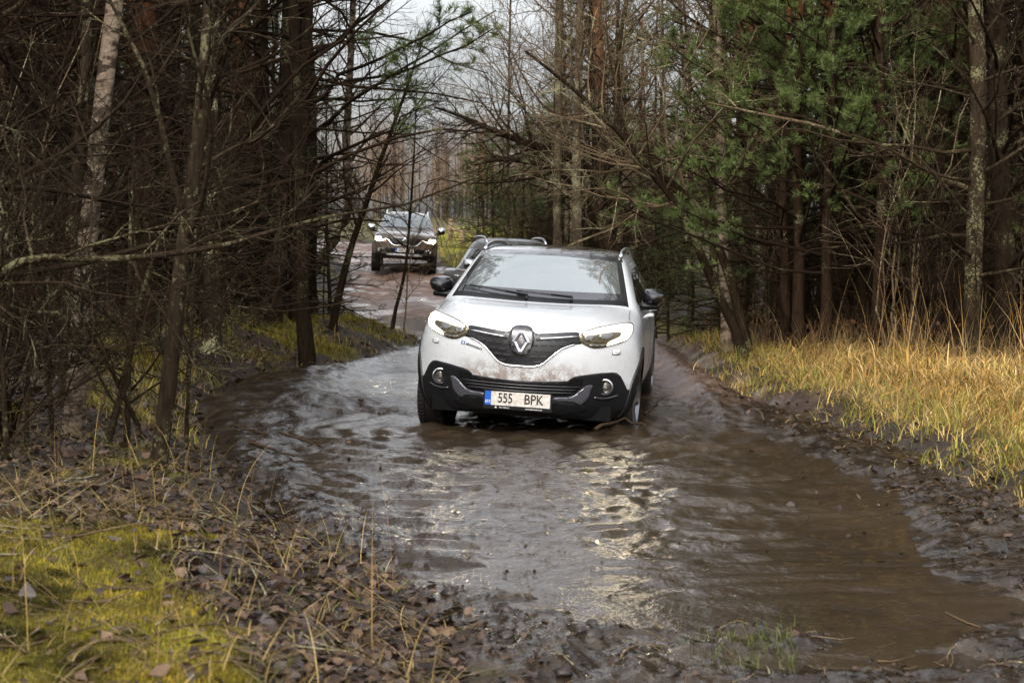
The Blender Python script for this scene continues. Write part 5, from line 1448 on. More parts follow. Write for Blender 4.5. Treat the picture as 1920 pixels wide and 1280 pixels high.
def make_pickup(name, label, paint, lit):
    t = tag(empty(name), label, 'car')
    co, F, uv, zone, nrm = shell_mesh(PK_T, PK_S, PK_CF, PK_CR, 3)
    cen = co[F].mean(1); sk = Skin(co, F); a, b = uv[:, 0], uv[:, 1]; ax_ = np.abs(cen[:, 0])
    ws = (zone == 0) & (a > 4.05) & (a < 5.95) & (b < 3.1)
    wsin = ws & (a > 4.2) & (a < 5.88) & (b < 2.9)
    rw = (zone == 0) & (a > 9.1) & (a < 9.95) & (b < 3.1)
    sw = (zone == 1) & (b > .14) & (b < .90) & (a > 4.45) & (a < 9.05)
    pil = sw & (np.abs(cen[:, 1] - 2.95) < .06) | ((zone == 1) & (b > .10) & (b < .95) & (a >= 9.05) & (a < 9.95))
    bed = (zone == 0) & (a > 10.9) & (a < 12.85) & (b < 3.6)
    arch = ((np.hypot(cen[:, 1] - .95, cen[:, 2] - .42) < .43) | (np.hypot(cen[:, 1] - 4.10, cen[:, 2] - .42) < .43)) & (ax_ > .6)
    low = ((zone == 2) & (a > 4.4)) | ((zone == 1) & (b > 5.2))
    body = ~(ws | rw | sw | pil | bed | arch | low)
    sub_mesh('body', co, F, body, paint, t, nrm)
    sub_mesh('windscreen', co, F, wsin, M['pick_glass'], t, nrm); sub_mesh('windscreen_border', co, F, ws & ~wsin, M['frit'], t, nrm)
    sub_mesh('rear_window', co, F, rw, M['side_glass'], t, nrm); sub_mesh('bed_cover', co, F, bed, M['black_plastic'], t, nrm)
    for s in (1, -1):
        sub_mesh('side_window', co, F, sw & ~pil & (cen[:, 0] * s > 0), M['side_glass'], t, nrm)
    sub_mesh('window_pillar', co, F, pil, M['black_gloss'], t, nrm)
    sub_mesh('lower_trim', co, F, low & ~arch, M['black_plastic'], t, nrm)
    mb = MB(); mb.box((0, 2.7, .52), (1.5, 4.7, .14)); mb.box((0, .95, .75), (1.2, .8, .4)); mb.box((0, 4.1, .75), (1.2, .8, .4)); mb.box((0, 1.75, .95), (1.5, .06, .5)); mb.build('underbody', M['void'], t, smooth=False)
    for s in (1, -1):
        for yc in (.95, 4.10):
            ring = [(yc - math.cos(q) * .49, .42 + math.sin(q) * .49) for q in np.linspace(R(-8), R(188), 28)] + [(yc - math.cos(q) * .42, .42 + math.sin(q) * .42) for q in np.linspace(R(188), R(-8), 28)]
            panel('wheel_arch', sk, ring, .012, M['black_plastic'], t, axis='side', sg=s, step=.05, skirt=.12, smooth=0)
            make_wheel(t, (.80 * s, yc, .385), .385, .25, 6, side=s)
    f = lambda P, s: P if s == 1 else mir(P)
    HLo = [(.50,.985),(.66,1.005),(.84,1.005),(.885,.975),(.875,.90),(.80,.865),(.62,.875),(.50,.92)]
    for s in (1, -1):
        hl = panel('headlight', sk, f(HLo, s), .006, M['lamp_dark'], t, skirt=.03)
        panel('reflector', sk, f([(.52,.975),(.66,.99),(.83,.99),(.86,.96),(.85,.91),(.79,.88),(.63,.89),(.52,.93)], s), .010, M['lamp_reflector'], hl, skirt=.01)
        if lit:
            lamp = f([(.66,.985),(.80,.99),(.85,.965),(.85,.92),(.80,.89),(.68,.90)], s)
            tag(panel('lit_lamp', sk, lamp, .016, M['beam'], hl, skirt=.01), 'glaring headlamp bulb')
            panel('running_light', sk, f([(.52,.925),(.63,.885),(.79,.875),(.85,.895),(.80,.885),(.63,.896)], s), .014, M['drl'], hl, skirt=.006, step=.02, smooth=0)
        h, n_ = sk.front(.72 * s, .60)
        fr = [(.62,.665),(.78,.66),(.81,.64),(.79,.545),(.70,.535),(.64,.58)]
        fo = panel('fog_lamp_bezel', sk, f(fr, s), .012, M['black_gloss'], t, skirt=.02)
        P = [Vector(sk.front(x * s, z)[0]) + Vector((0, -.018, 0)) for x, z in ((.615,.60),(.62,.665),(.70,.668),(.79,.655))]
        mb = MB(); mb.tube(P, .009, 6); mb.build('chrome_strip', M['chrome'], fo)
        mb = MB(); mb.lathe([(.001, -.02), (.045, -.012), (.052, 0)], 20, 'y', h + Vector((0, -.01, 0))); mb.build('lamp_lens', M['lamp_lens'], fo)
        # mirrors with bright caps
        mr = empty('door_mirror', (1.02 * s, 1.92, 1.26), 0, t)
        V, Fc = [], []
        nU, nV = 10, 18
        for i in range(nU + 1):
            q = i / nU; sc_ = math.sin(min(1, q * 1.15) * math.pi / 2) ** .6
            for k in range(nV):
                an = 2 * math.pi * k / nV; ce, se = math.cos(an), math.sin(an)
                V.append((.12 * math.copysign(abs(ce) ** .65, ce) * sc_, -.09 + .15 * q, .10 * math.copysign(abs(se) ** .65, se) * sc_))
        for i in range(nU):
            for k in range(nV): Fc.append((i * nV + k, i * nV + (k + 1) % nV, (i + 1) * nV + (k + 1) % nV, (i + 1) * nV + k))
        Fc.append(tuple(range(nV - 1, -1, -1)))
        mb = MB(); mb.add(V, Fc); mh = mb.build('mirror_housing', M['black_gloss'], mr)
        capf = [q for q in Fc[:-1] if sum(V[j][2] for j in q) / 4 > .012]
        mb = MB(); mb.add([(x * 1.03, y - .002, z * 1.03) for x, y, z in V], capf); mb.build('mirror_cap', M['chrome'], mr)
        mb = MB(); mb.add([V[nU * nV + k] for k in range(nV)], [tuple(range(nV))]); mb.build('mirror_glass', M['chrome'], mr, smooth=False)
        mb = MB(); mb.tube([(-.16 * s, .03, -.09), (-.02 * s, .02, -.10)], .025, 8); mb.build('mirror_arm', M['black_plastic'], mr)
        mb = MB(); ys = np.linspace(2.35, 3.75, 12)
        mb.tube([sk.top(.60 * s, y)[0] + Vector((0, 0, .075 * min(1, math.sin(math.pi * (i + .2) / 11.4) * 2.2) - .01)) for i, y in enumerate(ys)], .022, 8); mb.build('roof_rail', M['satin'], t)
        for y in (2.75, 3.62):
            h, n_ = sk.side(y, 1.0, s)
            mb = MB(); mb.tube([h + Vector((-.01 * s, -.11, 0)), h + Vector((.035 * s, -.08, 0)), h + Vector((.035 * s, .08, 0)), h + Vector((-.01 * s, .11, 0))], .016, 6); mb.build('door_handle', M['chrome'], t)
        for y in (1.62, 2.95, 3.95):
            mb = MB(); mb.tube([sk.side(y, z, s)[0] for z in np.linspace(.52, 1.08, 7)], .004, 4); mb.build('seam', M['void'], t)
        W = [sk.side(y, 1.125, s)[0] for y in np.linspace(1.8, 3.9, 10)]
        mb = MB(); mb.tube(W, .010, 6); mb.build('window_trim', M['chrome'], t)
    gr = panel('grille', sk, [(-.50,.985),(.50,.985),(.47,.93),(.36,.80),(.30,.775),(-.30,.775),(-.36,.80),(-.47,.93)], .006, M['grille_black'], t, skirt=.02)
    for z, hw in ((.955, .44), (.905, .40), (.855, .35), (.81, .29)):
        n = int(hw / .13)
        for k in range(-n, n + 1):
            x = k * .13 + (.0 if z in (.955, .855) else .065)
            if abs(x) > hw - .03 or (abs(x) < .07 and z > .83): continue
            mb = MB(); mb.box((0, 0, 0), (.095, .02, .018)); o = mb.build('slat', M['chrome'], gr, smooth=False, bevel=.005)
            h, n_ = sk.front(x, z); o.location = h + Vector((0, -.018, 0)); o.rotation_euler = (0, 0, math.atan2(n_.x, -n_.y))
    P = [(-.52,.95),(-.47,.92),(-.36,.795),(-.30,.768),(.30,.768),(.36,.795),(.47,.92),(.52,.95)]
    mb = MB(); mb.tube([sk.front(x, z)[0] + Vector((0, -.016, 0)) for x, z in P], .017, 6); mb.build('chrome_trim', M['chrome'], gr)
    y0 = sk.front(0, .9)[0].y - .03
    bd = MB(); o6 = [(-.085,.91),(-.026,.995),(.026,.995),(.085,.91),(.026,.80),(-.026,.80)]; i6 = [(-.034,.91),(0,.96),(0,.96),(.034,.91),(0,.85),(0,.85)]
    for i in range(6):
        j = (i + 1) % 6; bd.add([(o6[i][0], y0 + .01, o6[i][1]), (o6[j][0], y0 + .01, o6[j][1]), (i6[j][0], y0 - .01, i6[j][1]), (i6[i][0], y0 - .01, i6[i][1])], [(0, 1, 2, 3)])
    tag(bd.build('badge', M['chrome'], gr, smooth=False), 'chrome diamond emblem')
    panel('intake', sk, [(-.55,.70),(.55,.70),(.56,.60),(.48,.55),(-.48,.55),(-.56,.60)], .008, M['grille_black'], t, skirt=.01)
    panel('skid_plate', sk, [(-.46,.535),(.46,.535),(.50,.50),(.47,.485),(-.47,.485),(-.50,.50)], .03, M['silver_plate'], t, skirt=.04)
    pl = empty('number_plate', (0, sk.front(0, .64)[0].y - .03, .64), 0, t)
    mb = MB(); mb.box((.024, 0, 0), (.470, .006, .110)); mb.build('plate', M['plate_white'], pl, smooth=False)
    mb = MB(); mb.box((-.236, 0, 0), (.048, .006, .110)); mb.build('country_band', M['plate_blue'], pl, smooth=False)
    if lit:
        for txt, x in (('502', -.10), ('BPV', .13)): lettering('lettering', txt, .112, M['ink'], Matrix.Translation((x, -.005, 0)) @ FACE, pl, .75, .0015)
        lettering('lettering', 'EST', .03, M['ink_white'], Matrix.Translation((-.236, -.005, -.03)) @ FACE, pl)
    cb = MB(); cb.box((0, 1.95, 1.08), (1.4, .5, .2)); cb.build('dashboard', M['interior'], t, bevel=.02)
    for x in (-.36, .36):
        mb = MB(); mb.box((x, 2.75, 1.15), (.48, .15, .62), Matrix.Rotation(R(-12), 3, 'X'), .85); st = mb.build('seat', M['interior'], t, bevel=.04)
        mb = MB(); mb.box((x, 2.83, 1.55), (.26, .10, .17)); mb.build('headrest', M['interior'], st, bevel=.03)
    mb = MB()
    mb.tube([Vector(sk.front(.05, 1.27)[0]) + Vector((0, -.02, .01)), Vector(sk.front(-.60, 1.30)[0]) + Vector((0, -.02, .01))], .010, 5); mb.build('wiper', M['black_plastic'], t)
    return t
pk1 = make_pickup('pickup_truck', 'brown pickup with glaring headlights facing us on the muddy track in the distance', M['brown_paint'], True)
place(pk1, at(757, 49), 48.9, 3.0, 3.6, -1.0, gz(at(757, 49), 49) - .03, .95)
pk2 = make_pickup('pickup_truck', 'dark grey pickup with roof rails half hidden behind the white SUV', M['grey_paint'], False)
place(pk2, .377, 32.3, 14.0, 2.0, 0.0, -.37, .95)
# ------------------------------------------------------------------ the driver, seen dimly through the windscreen
M['skin'] = principled('skin', (.52, .33, .25), .5)
M['jacket'] = principled('jacket', (.03, .032, .036), .8)
M['hair'] = principled('hair', (.03, .022, .016), .6)
def make_driver():
    V, E, Rd = [], [], []
    def v(p, r): V.append(p); Rd.append(r); return len(V) - 1
    def chain(a, pts):
        for p, r in pts: b = v(p, r); E.append((a, b)); a = b
        return a
    X = .37
    pel = v((X, 2.42, .74), .15)
    belly = chain(pel, [((X, 2.50, .92), .15)])
    chest = chain(belly, [((X, 2.55, 1.08), .16)])
    neck = chain(chest, [((X, 2.55, 1.22), .062)])
    hd = chain(neck, [((X, 2.53, 1.30), .075), ((X, 2.52, 1.38), .098), ((X, 2.53, 1.45), .075)])
    for s in (1, -1):
        sh = chain(chest, [((X + .18 * s, 2.54, 1.13), .062)])
        hand = (X + .02, 1.72, 1.195) if s == -1 else (X + .17, 1.76, 1.06)
        el = (X + .27 * s, 2.28, .96) if s == -1 else (X + .30, 2.24, .93)
        e = chain(sh, [(el, .046)])
        w = chain(e, [((hand[0] * .8 + el[0] * .2 + .0, hand[1] + .11, hand[2] - .01), .030)])
        p = chain(w, [((hand[0], hand[1] + .03, hand[2] + .012), .034)])
        for k, (dx, ln) in enumerate(((-.036, .9), (-.012, 1.05), (.012, 1.0), (.036, .8))):
            chain(p, [((hand[0] + dx, hand[1] - .012, hand[2] + .022), .0105), ((hand[0] + dx * 1.08, hand[1] - .040 * ln, hand[2] + .008), .0098), ((hand[0] + dx * 1.05, hand[1] - .042 * ln, hand[2] - .026 * ln), .0088)])
        chain(p, [((hand[0] - .045 * s, hand[1] + .012, hand[2] - .004), .0115), ((hand[0] - .052 * s, hand[1] - .014, hand[2] - .012), .010)])
        kn = chain(pel, [((X + .10 * s, 2.32, .73), .092), ((X + .14 * s, 1.98, .76), .065)])
        chain(kn, [((X + .13 * s, 1.78, .52), .05), ((X + .13 * s, 1.70, .46), .045)])
    me = bpy.data.meshes.new('body'); me.from_pydata(V, E, [])
    o = bpy.data.objects.new('tmp', me); C.objects.link(o)
    sm = o.modifiers.new('skin', 'SKIN'); sm.use_smooth_shade = True
    for i, d in enumerate(me.skin_vertices[0].data): d.radius = (Rd[i], Rd[i] * (1.0 if i > 3 else .72)); d.use_root = (i == 0)
    o.modifiers.new('s', 'SUBSURF').levels = 1
    dg = bpy.context.evaluated_depsgraph_get()
    ev = bpy.data.meshes.new_from_object(o.evaluated_get(dg), depsgraph=dg); bpy.data.objects.remove(o)
    ev.materials.clear(); ev.materials.append(M['jacket']); ev.materials.append(M['skin'])
    for p in ev.polygons:
        c = p.center
        if c.z > 1.235 and c.y > 2.3 or c.y < 1.865 and c.z > .95: p.material_index = 1
    ev.name = 'body'
    root = empty('person')
    link('body', ev, None, root)
    mb = MB()
    Vh, Fh = [], []
    for i in range(7):
        th = i / 6 * math.pi * .55
        for k in range(16):
            a = 2 * math.pi * k / 16
            Vh.append((X + .108 * math.sin(th) * math.cos(a), 2.545 + .122 * math.sin(th) * math.sin(a), 1.395 + .125 * math.cos(th)))
    for i in range(6):
        for k in range(16): Fh.append((i * 16 + k, i * 16 + (k + 1) % 16, (i + 1) * 16 + (k + 1) % 16, (i + 1) * 16 + k))
    mb.add(Vh, Fh); mb.build('hair', M['hair'], root)
    mb = MB()
    mb.add([(X - .016, 2.432, 1.36), (X + .016, 2.432, 1.36), (X, 2.405, 1.352), (X, 2.432, 1.405)], [(0, 1, 2), (0, 2, 3), (1, 3, 2)]); mb.build('nose', M['skin'], root)
    for s in (1, -1):
        mb = MB(); mb.lathe([(.001, -.010), (.009, -.006), (.012, .0)], 10, 'y', (X + .034 * s, 2.432, 1.395)); mb.build('eye', M['ink'], root)
    mb = MB(); mb.tube([(X - .026, 2.443, 1.322), (X, 2.432, 1.320), (X + .026, 2.443, 1.322)], .006, 6); mb.build('mouth', M['skin'], root)
    tag(root, 'driver in dark clothes with one hand on top of the steering wheel', 'person')
    return root
driver = make_driver()
place(driver, *SUV_POSE)
# ------------------------------------------------------------------ grass, moss, leaf litter
def blades(n, sampler, h, w, col, bend=(.3, 1.1), seg=3, seed=0, zoff=-.02, clump=0, layd=0.0, patch=0.0):
    """arched grass blades as one array: returns V, [quads, tris], colours"""
    rg = np.random.default_rng(seed)
    x, y = sampler(rg, n); n = len(x)
    z = ground(x, y) + zoff
    H = h[0] + (h[1] - h[0]) * rg.random(n) ** 1.4
    W = w[0] + (w[1] - w[0]) * rg.random(n)
    a = rg.random(n) * 6.283
    if clump: a = 6.283 * (vnoise(x * clump, y * clump, seed + 3) * 2.2) + rg.normal(size=n) * .9
    B = bend[0] + (bend[1] - bend[0]) * rg.random(n)
    dx, dy = np.cos(a), np.sin(a)
    px, py = -dy, dx
    th0 = .05 + layd * (rg.random(n) if layd < 1 else .75 + .25 * rg.random(n))
    rings = []
    cx, cz = np.zeros(n), np.zeros(n)
    for k in range(seg + 1):
        t = k / seg
        if k:
            th = th0 + B * (t - .5 / seg) * 1.6
            cx = cx + np.sin(th) * H / seg; cz = cz + np.cos(th) * H / seg
        wd = W * (1 - t ** 1.5) * .5
        c = np.stack([x + dx * cx, y + dy * cx, z + cz], -1)
        s = np.stack([px * wd, py * wd, 0 * wd], -1)
        rings.append((c - s, c + s, c))
    V = []
    for k in range(seg): V += [rings[k][0], rings[k][1]]
    V.append(rings[seg][2])
    V = np.stack(V, 1); m = V.shape[1]
    base = np.arange(n)[:, None] * m
    q = np.concatenate([base + np.array([[2 * k, 2 * k + 1, 2 * k + 3, 2 * k + 2]]) for k in range(seg - 1)]) if seg > 1 else np.zeros((0, 4), int)
    t3 = base + np.array([[2 * seg - 2, 2 * seg - 1, 2 * seg]])
    pal = np.array(col); i = rg.integers(0, len(pal), n); j = rg.integers(0, len(pal), n); f = rg.random((n, 1))
    c = pal[i] * f + pal[j] * (1 - f)
    c = c * (.7 + .6 * rg.random((n, 1)))
    if patch: c = c * np.clip(1 + patch * (fbm(x * 3.1, y * 3.1, 411, 3) + .6 * vnoise(x * 11, y * 11, 412)), .25, 2)[:, None] * np.stack([1 + .25 * vnoise(x * 2, y * 2, 413), np.ones(n), np.ones(n)], -1)
    Cc = np.repeat(c[:, None], m, 1)
    return V.reshape(-1, 3), q, t3, Cc.reshape(-1, 3)

def cover_mat(name, rough=.6, tr=.3, spec=.3):
    m = principled(name, (.2, .15, .05), rough, 0, spec)
    at_ = nd(m, 'ShaderNodeAttribute'); at_.attribute_name = 'tint'
    lk(m, at_.outputs['Color'], bsdf(m).inputs['Base Color'])
    if tr:
        out = m.node_tree.nodes['Material Output']
        tl = nd(m, 'ShaderNodeBsdfTranslucent'); lk(m, at_.outputs['Color'], tl.inputs[0])
        mx = nd(m, 'ShaderNodeMixShader'); mx.inputs[0].default_value = tr
        lk(m, bsdf(m).outputs[0], mx.inputs[1]); lk(m, tl.outputs[0], mx.inputs[2]); lk(m, mx.outputs[0], out.inputs['Surface'])
    return m
M['blade'] = cover_mat('grass_blade', .7, .3, .12)
M['leaf'] = cover_mat('fallen_leaf', .5, .1, .25)
M['clod'] = principled('mud_clod', (.020, .014, .010), .5)
def stuff(name, sets):
    V, Q, T, Cc, n = [], [], [], [], 0
    for v, q, t, c in sets:
        V.append(v); Q.append(q + n); T.append(t + n); Cc.append(c); n += len(v)
    F = [f for f in (np.concatenate(Q), np.concatenate(T)) if len(f)]
    me = mesh_np(name, np.concatenate(V), F, True, [M['blade']], {'tint': ('POINT', np.concatenate(Cc))})
    return tag(link(name, me), kind='stuff')
def field(x0, x1, y0, y1, dens):
    """sampler: uniform over ground seen, thinned by dens(x, y) in 0..1; more blades near"""
    def f(rg, n):
        X, Y = [], []
        got = 0
        for _ in range(40):
            y = y0 * (y1 / y0) ** rg.random(n * 2); x = x0 + (x1 - x0) * rg.random(n * 2)
            if callable(dens):
                k = rg.random(n * 2) < np.clip(dens(x, y), 0, 1); x, y = x[k], y[k]
            X.append(x); Y.append(y); got += len(x)
            if got >= n: break
        return np.concatenate(X)[:n], np.concatenate(Y)[:n]
    return f
STRAW = [(.45, .265, .07), (.50, .32, .11), (.34, .185, .05), (.54, .40, .19), (.26, .195, .05), (.45, .25, .06), (.20, .13, .055), (.16, .12, .06)]
GREENY = [(.16, .17, .03), (.24, .22, .045), (.12, .13, .025), (.30, .24, .07)]
BROWN = [(.16, .09, .04), (.25, .16, .075), (.10, .06, .03)]
def d_straw(x, y):
    dr = xr(y) - x
    e = y - treeline(x)
    return sstep(-.05, .5, -dr + .5 * vnoise(x * 1.5, y * 1.5, 300)) * sstep(1.4, -.8, e + 1.2 * vnoise(x, y, 301)) * (.55 + .6 * (vnoise(x * 2.2, y * 2.2, 302) + .5))
def d_straw_in(x, y): return d_straw(x, y) * sstep(.5, 1.2, -(xr(y) - x))
stuff('dry_grass', [blades(34000, field(1.8, 6.5, 8.0, 25, d_straw_in), (.20, .50), (.006, .014), STRAW, (.8, 2.5), 4, 71, clump=1.4, layd=.98),
                    blades(2600, field(1.6, 6.5, 8.0, 25, lambda x, y: d_straw(x + .5, y) * sstep(.1, .35, fbm(x * 3, y * 3, 320, 2) + .15)), (.05, .2), (.004, .010), STRAW[2:] + GREENY + BROWN, (.6, 2.2), 3, 76, clump=2, layd=.95),
                    blades(20000, field(1.8, 6.5, 8.0, 25, d_straw), (.10, .30), (.006, .013), STRAW + GREENY, (.4, 1.8), 3, 72, clump=1.8, layd=.7),
                    blades(9000, field(1.8, 6.5, 8.0, 25, d_straw), (.08, .26), (.006, .012), GREENY, (.3, 1.3), 3, 73),
                    blades(420, field(2.2, 6.5, 9.5, 24, d_straw_in), (.7, 1.25), (.004, .007), STRAW + BROWN, (.2, .9), 4, 74)])
def d_edge(x, y):
    e = y - treeline(x)
    return sstep(-1.6, 0, e) * sstep(3.5, .4, e) * (xr(y) - x < -.6)
stuff('brown_undergrowth', [blades(6000, field(2.0, 9, 13, 30, d_edge), (.15, .60), (.004, .010), BROWN + [(.10, .09, .04)], (.3, 1.3), 4, 75)])
def d_left(x, y):
    dl = x - xl(y)
    return (dl < -.02) * (.35 + .65 * sstep(-.1, .3, fbm(x * 1.2, y * 1.2, 310, 3))) * sstep(.2, -.4, dl)
def d_leftmoss(x, y):
    dl = x - xl(y)
    return sstep(.0, -.3, dl) * moss_at(x, y)
MOSS = [(.17, .135, .014), (.10, .085, .011), (.25, .19, .022), (.065, .058, .010)]
def fanx(k0, k1, y0, y1, dens):
    def f(rg, n):
        X, Y, got = [], [], 0
        for _ in range(40):
            y = y0 * (y1 / y0) ** rg.random(n * 2); x = (k0 + (k1 - k0) * rg.random(n * 2)) * y
            k = rg.random(n * 2) < np.clip(dens(x, y), 0, 1); x, y = x[k], y[k]
            X.append(x); Y.append(y); got += len(x)
            if got >= n: break
        return np.concatenate(X)[:n], np.concatenate(Y)[:n]
    return f
stuff('moss', [blades(110000, fanx(-.38, .06, 4.3, 11.5, d_leftmoss), (.006, .024), (.004, .008), MOSS, (.1, .9), 1, 81, -.004, patch=2.3),
               blades(26000, fanx(-.32, .0, 11.5, 32, d_leftmoss), (.04, .09), (.008, .014), MOSS, (.1, .9), 1, 82, -.004, patch=1.2)])
LG = [(.20, .155, .038), (.28, .20, .07), (.13, .13, .026), (.09, .11, .02), (.32, .24, .10)]
stuff('verge_grass', [blades(900, fanx(-.36, .06, 4.5, 11, d_left), (.12, .45), (.0022, .0045), [(.26, .19, .07), (.20, .13, .05), (.34, .25, .11)], (.05, .3), 4, 183, layd=1.42, zoff=.045),
                      blades(4200, fanx(-.36, .05, 4.3, 12, d_left), (.04, .20), (.003, .007), LG, (.4, 1.9), 4, 83, clump=1.1, layd=.7),
                      blades(60, fanx(-.30, .02, 4.6, 10, d_left), (.25, .60), (.002, .004), [(.50, .36, .14), (.42, .28, .09), (.24, .12, .05)], (.1, .9), 5, 84),
                      blades(15000, fanx(-.26, .0, 12, 33, lambda x, y: d_left(x, y) * sstep(.35, .0, xl(y) - x - 4)), (.08, .26), (.006, .012), LG + [(.25, .15, .05), (.34, .30, .05)], (.4, 1.6), 3, 85, clump=1.0, layd=.4),
                      blades(9000, fanx(-.06, .02, 40, 75, lambda x, y: (x > xr(y) + .3) * 1.0), (.10, .30), (.015, .03), [(.20, .24, .03), (.28, .27, .05), (.38, .27, .08)], (.2, 1.0), 2, 86),
                      blades(420, fanx(.10, .17, 6.0, 7.2, lambda x, y: blob(x, y, 1.05, 6.55, .35, .28) * 1.2 + .5 * blob(x, y, .95, 7.45, .16, .12)), (.04, .12), (.003, .006), [(.06, .08, .02), (.10, .11, .03)], (.2, 1.2), 3, 87)])
def leaves(n, sampler, size, pal, seed, lift=.012, curl=.35):
    rg = np.random.default_rng(seed)
    x, y = sampler(rg, n); n = len(x); z = ground(x, y) + lift * (.2 + rg.random(n))
    L = size[0] + (size[1] - size[0]) * rg.random(n) ** 1.5; Wd = L * (.5 + .35 * rg.random(n))
    base = np.array([[-.5, 0, 0], [-.12, -.5, .22], [.22, -.42, .25], [.5, 0, .1], [.22, .42, .25], [-.12, .5, .22], [0, 0, 0.0]])
    P = base[None] * np.stack([L, Wd, L * curl * (.2 + 1.6 * rg.random(n))], -1)[:, None, :]
    P = P + rg.normal(size=P.shape) * (L * .06)[:, None, None]
    a, b, c = rg.random(n) * 6.283, rg.normal(size=n) * .45, rg.normal(size=n) * .45
    def rot(P, ang, i, j):
        ca, sa = np.cos(ang)[:, None], np.sin(ang)[:, None]
        u, v = P[..., i] * ca - P[..., j] * sa, P[..., i] * sa + P[..., j] * ca
        P = P.copy(); P[..., i] = u; P[..., j] = v; return P
    P = rot(rot(rot(P, b, 0, 2), c, 1, 2), a, 0, 1)
    P[..., 0] += x[:, None]; P[..., 1] += y[:, None]; P[..., 2] += z[:, None]
    tri = np.array([[6, 0, 1], [6, 1, 2], [6, 2, 3], [6, 3, 4], [6, 4, 5], [6, 5, 0]])
    T = (np.arange(n)[:, None, None] * 7 + tri[None]).reshape(-1, 3)
    col = np.array(pal)[rg.integers(0, len(pal), n)] * (.6 + .8 * rg.random((n, 1)))
    return P.reshape(-1, 3), T, np.repeat(col[:, None], 7, 1).reshape(-1, 3)
LEAFC = [(.040, .024, .016), (.060, .036, .022), (.028, .018, .014), (.040, .026, .018), (.085, .050, .028), (.11, .07, .045), (.06, .05, .047)]
def leaf_obj(name, sets):
    V, T, Cc, n = [], [], [], 0
    for v, t, c in sets: V.append(v); T.append(t + n); Cc.append(c); n += len(v)
    me = mesh_np(name, np.concatenate(V), [np.concatenate(T)], False, [M['leaf']], {'tint': ('POINT', np.concatenate(Cc))})
    return tag(link(name, me), kind='stuff')
def d_litter(x, y):
    dl = x - xl(y)
    return sstep(.25, -.2, dl) * (1 - .90 * moss_at(x, y))
def d_mudleaf(x, y):
    dr = xr(y) - x
    return sstep(.9, .2, dr) * sstep(-.6, -.1, dr)
leaf_obj('leaf_litter', [leaves(9500, fanx(-.38, .06, 4.3, 12, d_litter), (.018, .070), LEAFC, 88), leaves(4500, fanx(-.34, .0, 12, 30, d_litter), (.06, .11), LEAFC, 89),
                         leaves(700, fanx(.05, .40, 6.0, 16, d_mudleaf), (.02, .06), LEAFC[:4] + [(.03, .022, .018)], 90, .015), leaves(500, fanx(-.2, .34, 6.0, 11, lambda x, y: (np.minimum(x - xl(y), xr(y) - x) > 0) * (ground(x, y) > .012)), (.015, .04), LEAFC[:3], 92, .01),
                         leaves(2600, fanx(.10, .40, 17, 26, lambda x, y: sstep(0, 1.5, y - treeline(x))), (.06, .12), [(.10, .05, .025), (.16, .07, .03), (.07, .04, .02)], 93, .25)])
# leaves and bits floating on the water
_rg = np.random.default_rng(191)
def _float(rg, n):
    x, y = fanx(-.22, .24, 6.2, 14, lambda x, y: (ground(x, y) < -.01) * (.25 + .75 * (np.minimum(x - xl(y), xr(y) - x) < 1.3)))(rg, n); return x, y
_v, _t, _c = leaves(70, _float, (.02, .06), LEAFC, 190, 0, .12)
_v = _v.reshape(-1, 7, 3); _v[..., 2] += (-_v[..., 2].mean(1, keepdims=True) + .008); _v = _v.reshape(-1, 3)
leaf_obj('floating_leaves', [(_v, _t, _c)])
# clods of mud thrown up along the track edges
def clods(n, sampler, size, seed):
    rg = np.random.default_rng(seed)
    x, y = sampler(rg, n); n = len(x); z = ground(x, y)
    ico = bmesh.new(); bmesh.ops.create_icosphere(ico, subdivisions=2, radius=1.0)
    b = np.array([v.co for v in ico.verts]); f = np.array([[v.index for v in q.verts] for q in ico.faces]); ico.free()
    s = size[0] + (size[1] - size[0]) * rg.random(n) ** 2.5
    P = b[None] * (1 + .30 * rg.normal(size=(n, len(b), 1)).clip(-1.4, 1.4)) * s[:, None, None] * np.stack([1 + rg.random(n) * .8, np.ones(n), .45 + .4 * rg.random(n)], -1)[:, None]
    a = rg.random(n) * 6.283; ca, sa = np.cos(a)[:, None], np.sin(a)[:, None]
    X = P[..., 0] * ca - P[..., 1] * sa + x[:, None]; Y = P[..., 0] * sa + P[..., 1] * ca + y[:, None]
    V = np.stack([X, Y, P[..., 2] + z[:, None]], -1).reshape(-1, 3)
    return V, (np.arange(n)[:, None, None] * len(b) + f[None]).reshape(-1, 3)
def d_clod(x, y):
    dl, dr = x - xl(y), xr(y) - x
    return .9 * sstep(.8, .1, dr) * sstep(-.4, 0, dr) + .35 * sstep(.6, .1, dl) * sstep(-.1, .05, dl) + .8 * (blob(x, y, .45, 6.6, 1.1, .5) + blob(x, y, -.3, 7.3, .6, .5)) + .03 + .5 * (blob(x, y, -1.0, 11.4, .5, .9) + blob(x, y, -.8, 13.6, .5, .8) + blob(x, y, 1.9, 6.5, .5, .5))
V_, F_ = join([clods(260, fanx(-.22, .40, 5.2, 17, lambda x, y: d_clod(x, y) * (np.minimum(x - xl(y), xr(y) - x) > -.3)), (.006, .032), 94)])
tag(link('mud_clods', mesh_np('mud_clods', V_, F_, True, [M['clod']])), kind='stuff')
